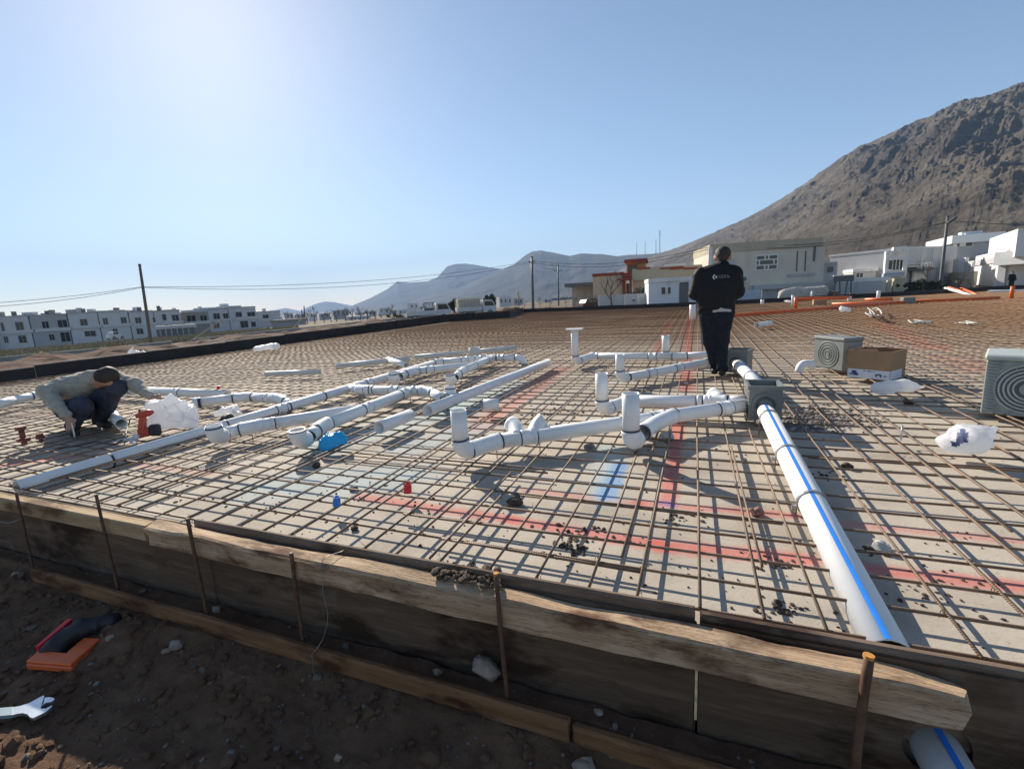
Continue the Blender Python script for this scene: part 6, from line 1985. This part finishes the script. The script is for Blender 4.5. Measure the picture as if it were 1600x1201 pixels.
# leaning props and small things on the left ground
V, Fc = tube_mesh(np.array([AT(297, 533, 40), AT(350, 497, 40)]), .05, 6)
tag(mk('wooden_prop', V, Fc, 'w_buff'), 'pale pole leaning at a slant left of the white fitting', 'prop')
V, Fc = tube_mesh(np.array([AT(458, 513, 60), AT(470, 499, 60)]), .09, 6)
tag(mk('wooden_prop', V, Fc, 'w_buff'), 'short pale pole leaning before the far poles', 'prop')
b_ = blob('rubbish_heap', [cap(AT(202, 551, 22), AT(216, 551, 22), .10, .12), cap(AT(206, 546, 22), AT(208, 543, 22), .07, .03), cap(AT(216, 551, 22), AT(232, 551, 22), .06, .05)], .06, .03, 'bag', disp=crinkle(.05, 6, 3))
tag(b_, 'small heap of white plastic scraps beyond the left formwork wall', 'rubbish')
c = AT(183, 527, 84)
car_ = thing('parked_car', 'white car half hidden in the grass before the left houses', 'car', c)

# ---- vehicles
def wheel(parent, c, ax, r=.33, w_=.2):
    ax = np.array(ax) / np.linalg.norm(ax)
    V, Fc = tube_mesh(np.array([c - ax * w_ / 2, c - ax * w_ * .4, c + ax * w_ * .4, c + ax * w_ / 2]), np.array([.92, 1, 1, .92]) * r, 18)
    t = mk('wheel', V, Fc, 'tyre', parent, smooth=False)
    ORG[t.name] = ORG[parent.name]
    V, Fc = tube_mesh(np.array([c - ax * (w_ / 2 + .01), c + ax * (w_ / 2 + .01)]), r * .58, 14)
    mk('rim', V, Fc, 'rim', t)
def truck(fr, root, L_, rack):
    W_ = 1.65
    MB().box((.0, .05, .42), (L_ - 1.2, W_ - .05, .60), fr).obj('chassis', 'polegrey', root)
    MB().box((.0, 0, .605), (L_ * .63, W_, .70), fr).obj('bed_floor', 'carpaint', root)
    for nm, lo, hi in (('side_board', (.0, -.03, .702), (L_ * .63, .02, 1.05)), ('side_board', (.0, W_ - .02, .702), (L_ * .63, W_ + .03, 1.05)), ('tail_board', (-.04, .021, .702), (.0, W_ - .021, 1.05)), ('head_board', (L_ * .62, .021, .702), (L_ * .63, W_ - .021, 1.25))):
        MB().box(lo, hi, fr).obj(nm, 'carpaint', root)
    c0, c1 = L_ * .66, L_
    prof = [(c0, .45), (c1 - .05, .45), (c1, .60), (c1 - .02, 1.02), (c1 - .32, 1.62), (c1 - .45, 1.72), (c0 + .05, 1.74), (c0, 1.6)]
    n = len(prof)
    V = [fr((x, .03, z)) for x, z in prof] + [fr((x, W_ - .03, z)) for x, z in prof]
    cab = mk('cab', V, [tuple(range(n - 1, -1, -1)), tuple(range(n, 2 * n))] + [(i, (i + 1) % n, (i + 1) % n + n, i + n) for i in range(n)], 'carpaint', root)
    ORG[cab.name] = ORG[root.name]
    for y0, y1 in ((.015, .027), (W_ - .027, W_ - .015)):
        V = [fr((x, y, z)) for y in (y0, y1) for x, z in ((c0 + .18, 1.10), (c1 - .18, 1.10), (c1 - .42, 1.58), (c0 + .18, 1.60))]
        MB().hexa(V).obj('side_window', 'glass', cab)
    V = [fr(p) for p in ((c1 - .045, .12, 1.08), (c1 - .045, W_ - .12, 1.08), (c1 - .03, W_ - .12, 1.09), (c1 - .03, .12, 1.09), (c1 - .32, .16, 1.58), (c1 - .32, W_ - .16, 1.58), (c1 - .29, W_ - .16, 1.59), (c1 - .29, .16, 1.59))]
    MB().hexa(V).obj('windscreen', 'glass', cab)
    for y in (.15, W_ - .40):
        MB().box((c1 - .01, y, .68), (c1 + .03, y + .25, .85), fr).obj('headlight', 'lamp', root)
    MB().box((c1 + .005, .02, .40), (c1 + .06, W_ - .02, .60), fr).obj('bumper', 'w_ltgrey', root)
    ax = fr((0, 1, 0)) - fr((0, 0, 0))
    for x in (L_ * .17, L_ * .84):
        for y in (.12, W_ - .12):
            wheel(root, fr((x, y, .33)), ax)
    if rack == 0:
        for y in (.1, W_ - .1):
            V, Fc = tube_mesh(np.array([fr((L_ * .40, y, 1.0)), fr((L_ * .40, y, 1.72)), fr((L_ * .46, y, 1.82)), fr((L_ * .62, y, 1.82)), fr((L_ * .63, y, 1.2))]), .035, 6)
            mk('roll_bar', V, Fc, 'polegrey', root)
            for x in (.46, .52, .58):
                V, Fc = tube_mesh(np.array([fr((L_ * x, y, 1.0)), fr((L_ * x, y, 1.81))]), .022, 6)
                mk('rack_bar', V, Fc, 'polegrey', root)
        MB().box((L_ * .39, .04, 1.055), (L_ * .625, W_ - .04, 1.30), fr).obj('load', 'w_dkgrey', root)
    else:
        for y in (.0, W_):
            for k in range(9):
                x = L_ * .62 * k / 8 + .01
                V, Fc = tube_mesh(np.array([fr((x, y, 1.05)), fr((x, y, 2.05))]), .028, 6)
                mk('rack_bar', V, Fc, 'carpaint', root)
            for z in (1.3, 1.55, 1.8, 2.05):
                V, Fc = tube_mesh(np.array([fr((0, y, z)), fr((L_ * .63, y, z))]), .028, 6)
                mk('rack_rail', V, Fc, 'carpaint', root)
        MB().box((.1, .1, .705), (L_ * .6, W_ - .1, 1.95), fr).obj('load', 'w_buff', root)
p0, p1 = AT(637, 504, 46), AT(706, 498, 47)
p1[2] = p0[2]
fr, l = frame_from(p0, p1)
truck(fr, thing('pickup_truck', 'white flatbed pickup truck with a dark roll bar behind the formwork', 'truck', p0), l, 0)
p0, p1 = AT(716, 496.5, 50), AT(776, 492, 51)
p1[2] = p0[2]
fr, l = frame_from(p0, p1)
truck(fr, thing('pickup_truck', 'white pickup truck with a tall slatted rack beside the green bushes', 'truck', p0), l, 1)
def car(fr, root, L_, paint):
    W_ = 1.6
    low = [(0, .25), (L_, .25), (L_ + .02, .55), (L_ - .1, .78), (L_ * .72, .90), (L_ * .18, .95), (.02, .85), (-.03, .5)]
    def ext(prof, y0, y1, name, mat, parent):
        n = len(prof)
        V = [fr((x, y0, z)) for x, z in prof] + [fr((x, y1, z)) for x, z in prof]
        o = mk(name, V, [tuple(range(n - 1, -1, -1)), tuple(range(n, 2 * n))] + [(i, (i + 1) % n, (i + 1) % n + n, i + n) for i in range(n)], mat, parent)
        ORG[o.name] = ORG[root.name]
        return o
    body = ext(low, 0, W_, 'body', paint, root)
    ext([(L_ * .10, .94), (L_ * .72, .905), (L_ * .60, 1.30), (L_ * .50, 1.40), (L_ * .26, 1.42), (L_ * .16, 1.30)], .10, W_ - .10, 'cabin', paint, root)
    for y0, y1 in ((.085, .097), (W_ - .097, W_ - .085)):
        for a, c in ((.20, .36), (.38, .56)):
            V = [fr((x, y, z)) for y in (y0, y1) for x, z in ((L_ * a, .98), (L_ * c + (.1 if c > .5 else 0), .96), (L_ * c - .02, 1.30), (L_ * a + .06, 1.33))]
            MB().hexa(V).obj('side_window', 'glass', root)
    V = [fr(p) for p in ((L_ * .725, .16, .93), (L_ * .725, W_ - .16, .93), (L_ * .735, W_ - .16, .94), (L_ * .735, .16, .94), (L_ * .607, .2, 1.28), (L_ * .607, W_ - .2, 1.28), (L_ * .617, W_ - .2, 1.29), (L_ * .617, .2, 1.29))]
    MB().hexa(V).obj('windscreen', 'glass', root)
    ax = fr((0, 1, 0)) - fr((0, 0, 0))
    for x in (L_ * .17, L_ * .82):
        for y in (.08, W_ - .08):
            wheel(root, fr((x, y, .30)), ax, .30)
    for y in (.1, W_ - .4):
        MB().box((L_ - .07, y, .58), (L_ + .03, y + .3, .74), fr).obj('headlight', 'lamp', root)
p0, p1 = AT(911, 486, 56), AT(953, 486, 57.5)
p1[2] = p0[2]
fr, l = frame_from(p0, p1)
car(fr, thing('parked_car', 'dark red hatchback parked before the garden wall', 'car', p0), l, 'carred')
p0, p1 = AT(176, 531, 84), AT(196, 530, 86)
p1[2] = p0[2]
fr, l = frame_from(p0, p1)
car_.location = tuple(p0)
ORG[car_.name] = p0
car(fr, car_, l, 'carpaint')

# ---- trees and shrubs
def bare(base, h, seed, label, cat='bare tree', name='bare_tree', spread=.55, lev=4, r0=None, group=None, n0=3):
    r2 = random.Random(seed)
    base = np.array(base, float)
    root = thing(name, label, cat, base, group)
    tr, br = MB(), MB()
    def grow(p, d, l, r, k):
        e = p + d * l
        mid = (p + e) / 2 + np.array([r2.uniform(-1, 1), r2.uniform(-1, 1), 0]) * l * .06
        (tr if k == 0 else br).tube(np.array([p, mid, e]), np.array([r, r * .85, r * .7]), 5 if k < 2 else 3, caps=False)
        if k >= lev:
            return
        for _ in range(n0 if k < 3 else 2):
            q = np.array([r2.gauss(0, spread), r2.gauss(0, spread), r2.uniform(.1, .6)])
            v = d + q
            v /= np.linalg.norm(v)
            grow(p + (e - p) * r2.uniform(.55, 1.0), v, l * r2.uniform(.55, .8), r * .6, k + 1)
    grow(base - UP * .3, np.array([r2.uniform(-.1, .1), 0, 1.0]), h * .36, r0 or h * .02, 0)
    tr.obj('trunk', 'bark', root)
    br.obj('branches', 'bark', root)
bare(AT(956, 478, 50), 4.6, 3, 'bare tree in front of the orange house', r0=.10)
bare(AT(1447, 448, 48), 3.6, 9, 'bare sapling against the blank grey wall')
bare(AT(1498, 455, 45), 2.6, 14, 'pollarded tree with short upright shoots before the buff yard wall', spread=.8, lev=3, r0=.11)
bare(AT(1517, 455, 45), 2.0, 15, 'slim bare sapling beside the bright white house', lev=3)
for i, (px, py, d, h, lb) in enumerate(((820, 481, 66, 2.4, 'leftmost leafless shrub near the thick dark pole'), (845, 480, 68, 2.6, 'leafless shrub just right of the thick dark pole'), (860, 480, 70, 2.0, 'low leafless shrub left of the thinner pole'), (884, 479, 66, 2.6, 'leafless shrub at the left end of the carport'), (898, 479, 60, 2.4, 'leafless shrub before the carport'), (930, 478, 56, 2.0, 'leafless shrub behind the dark red hatchback'), (993, 474, 52, 2.6, 'leafless shrub before the porch of the orange house'))):
    bare(AT(px, py, d), h, 30 + i, lb, 'shrub', 'bare_shrub', .7, 4, h * .014, 'leafless shrubs before the houses')
for i in range(16):
    px = 448 + i * 11.5 + rnd.uniform(-3, 3)
    bare(AT(px, 505 - (px - 448) * .03, rnd.uniform(120, 170)), rnd.uniform(4.0, 6.5), 60 + i, 'distant leafless bush on the open ground left of the trucks', 'shrub', 'distant_bush', .8, 4, .15, 'distant leafless bushes')
def leafy(base, rx, rz, h, n, label, mat, seed, cat='bush', lsz=.12, squash=1.0):
    r2 = random.Random(seed)
    base = np.array(base, float)
    root = thing('evergreen_bush' if cat == 'bush' else 'tree', label, cat, base)
    tb = MB()
    tb.tube(np.array([base - UP * .3, base + UP * h * .5, base + UP * h * .8]), np.array([.09, .07, .03]), 6)
    for k in range(7):
        a = k * .9
        tb.tube(np.array([base + UP * h * .4, base + np.array([math.cos(a) * rx * .6, math.sin(a) * rx * .6, h * .4 + rz * .8])]), np.array([.04, .015]), 4)
    tb.obj('trunk', 'bark', root)
    lb = MB()
    cl = [(np.array([r2.gauss(0, .42) * rx, r2.gauss(0, .42) * rx, r2.uniform(-.75, .85) * rz]), r2.uniform(.25, .5)) for _ in range(22)]
    for _ in range(n):
        c, s = r2.choice(cl)
        v = np.array([r2.gauss(0, 1), r2.gauss(0, 1), r2.gauss(0, 1)])
        p = c + v / np.linalg.norm(v) * s * min(rx, rz) * r2.random() ** .4
        p = base + UP * (h - rz) + p
        u = np.array([r2.gauss(0, 1), r2.gauss(0, 1), r2.gauss(0, 1)]); u /= np.linalg.norm(u)
        w_ = np.cross(u, [r2.gauss(0, 1), r2.gauss(0, 1), r2.gauss(0, 1)]); w_ /= np.linalg.norm(w_) + 1e-6
        l = lsz * r2.uniform(.6, 1.4)
        lb.add([p - u * l, p + w_ * l * .45, p + u * l, p - w_ * l * .45], [(0, 1, 2, 3)])
    lb.obj('crown', mat, root)
leafy(AT(712, 497, 56), .62, 1.05, 2.3, 1900, 'narrow dark green bush between the two trucks', 'leaf', 3)
leafy(AT(766, 494, 58), .95, .80, 2.5, 1900, 'rounded dark green bush behind the slatted truck', 'leaf', 4)
for i, (px, d, rx, rz) in enumerate(((1424, 44, .8, .55), (1438, 45, .9, .65), (1452, 44.5, .9, .60), (1463, 44, .7, .45))):
    leafy(AT(px, 459, d), rx, rz, rz * 1.9, 1500, ['leftmost dark shrub under the blank grey wall', 'tallest dark shrub under the blank grey wall', 'third dark shrub under the blank grey wall', 'dark shrub at the foot of the steel lamp pole'][i], 'leaf', 20 + i, lsz=.10)
leafy(AT(620, 504, 52), 1.3, .45, .9, 1200, 'low dark scrub just left of the flatbed truck', 'leafdry', 40, lsz=.10)
leafy(AT(995, 476, 51), .5, .9, 2.0, 600, 'small olive shrub before the porch', 'leafdry', 41, lsz=.10)
c = AT(811, 480, 62)
ys_ = thing('yellow_marker', 'small yellow marker post left of the thick dark pole', 'marker', c)
MB().box(c + [-.12, -.05, 1.0], c + [.12, .05, 2.0], bev=.02).obj('marker_head', 'yellow', ys_)
MB().box(c + [-.04, -.04, -.4], c + [.04, .04, .99]).obj('marker_post', 'polegrey', ys_)

# ---- small things round the orange pipes
p = G(1280, 476, 0)
tag(MB().box(p + [-.28, -.2, .01], p + [.28, .2, .26], bev=.01).obj('carton', 'card'), 'small brown carton lying behind the long orange pipe', 'carton')
M['rope'] = simple('pale rope', (.55, .53, .48), .9, .15, 20)
for i, (cx, cy, w_, h_, lb) in enumerate(((1365, 488, 16, 9, 'tangle of pale rope below the long orange pipe'), (1438, 502, 22, 3, 'loose pale rope right of the rope tangle'), (1512, 504, 20, 3, 'loose pale rope furthest right on the mat'), (1215, 612, 16, 3, 'scrap of pale rope behind the front drain box'))):
    r2 = random.Random(90 + i)
    P = np.array([G(cx + r2.uniform(-w_, w_), cy + r2.uniform(-h_, h_), .02 + r2.random() * (.25 if i == 0 else .03)) for _ in range(14)])
    tt = np.linspace(0, 13, 90)
    P = np.stack([np.interp(tt, np.arange(14), P[:, k]) for k in range(3)], 1)
    for _ in range(6):
        P[1:-1] = (P[:-2] + P[1:-1] * 2 + P[2:]) / 4
    tag(mk('rope', *tube_mesh(P, .014 if cy < 600 else .006, 5), 'rope', smooth=True), lb, 'rope')
for i, (px, py, s_) in enumerate(((1208, 470, .12), (1232, 471, .10), (1320, 483, .11))):
    b_ = blob('plastic_scrap', [cap(G(px - 4, py, .08), G(px + 4, py, .08), s_, s_ * .8)], .03, .03, 'bag', disp=crinkle(.04, 7, 50 + i))
    tag(b_, ['white scrap lying left of the white upright pipe', 'white scrap at the foot of the orange upright', 'white scrap below the long orange pipe'][i], 'scrap')

ordinals('distant leafless bushes', 'distant leafless bush on the open ground, %s from the left')
ordinals('rubble heap', 'block of brown rubble beyond the orange pipes, %s from the left')
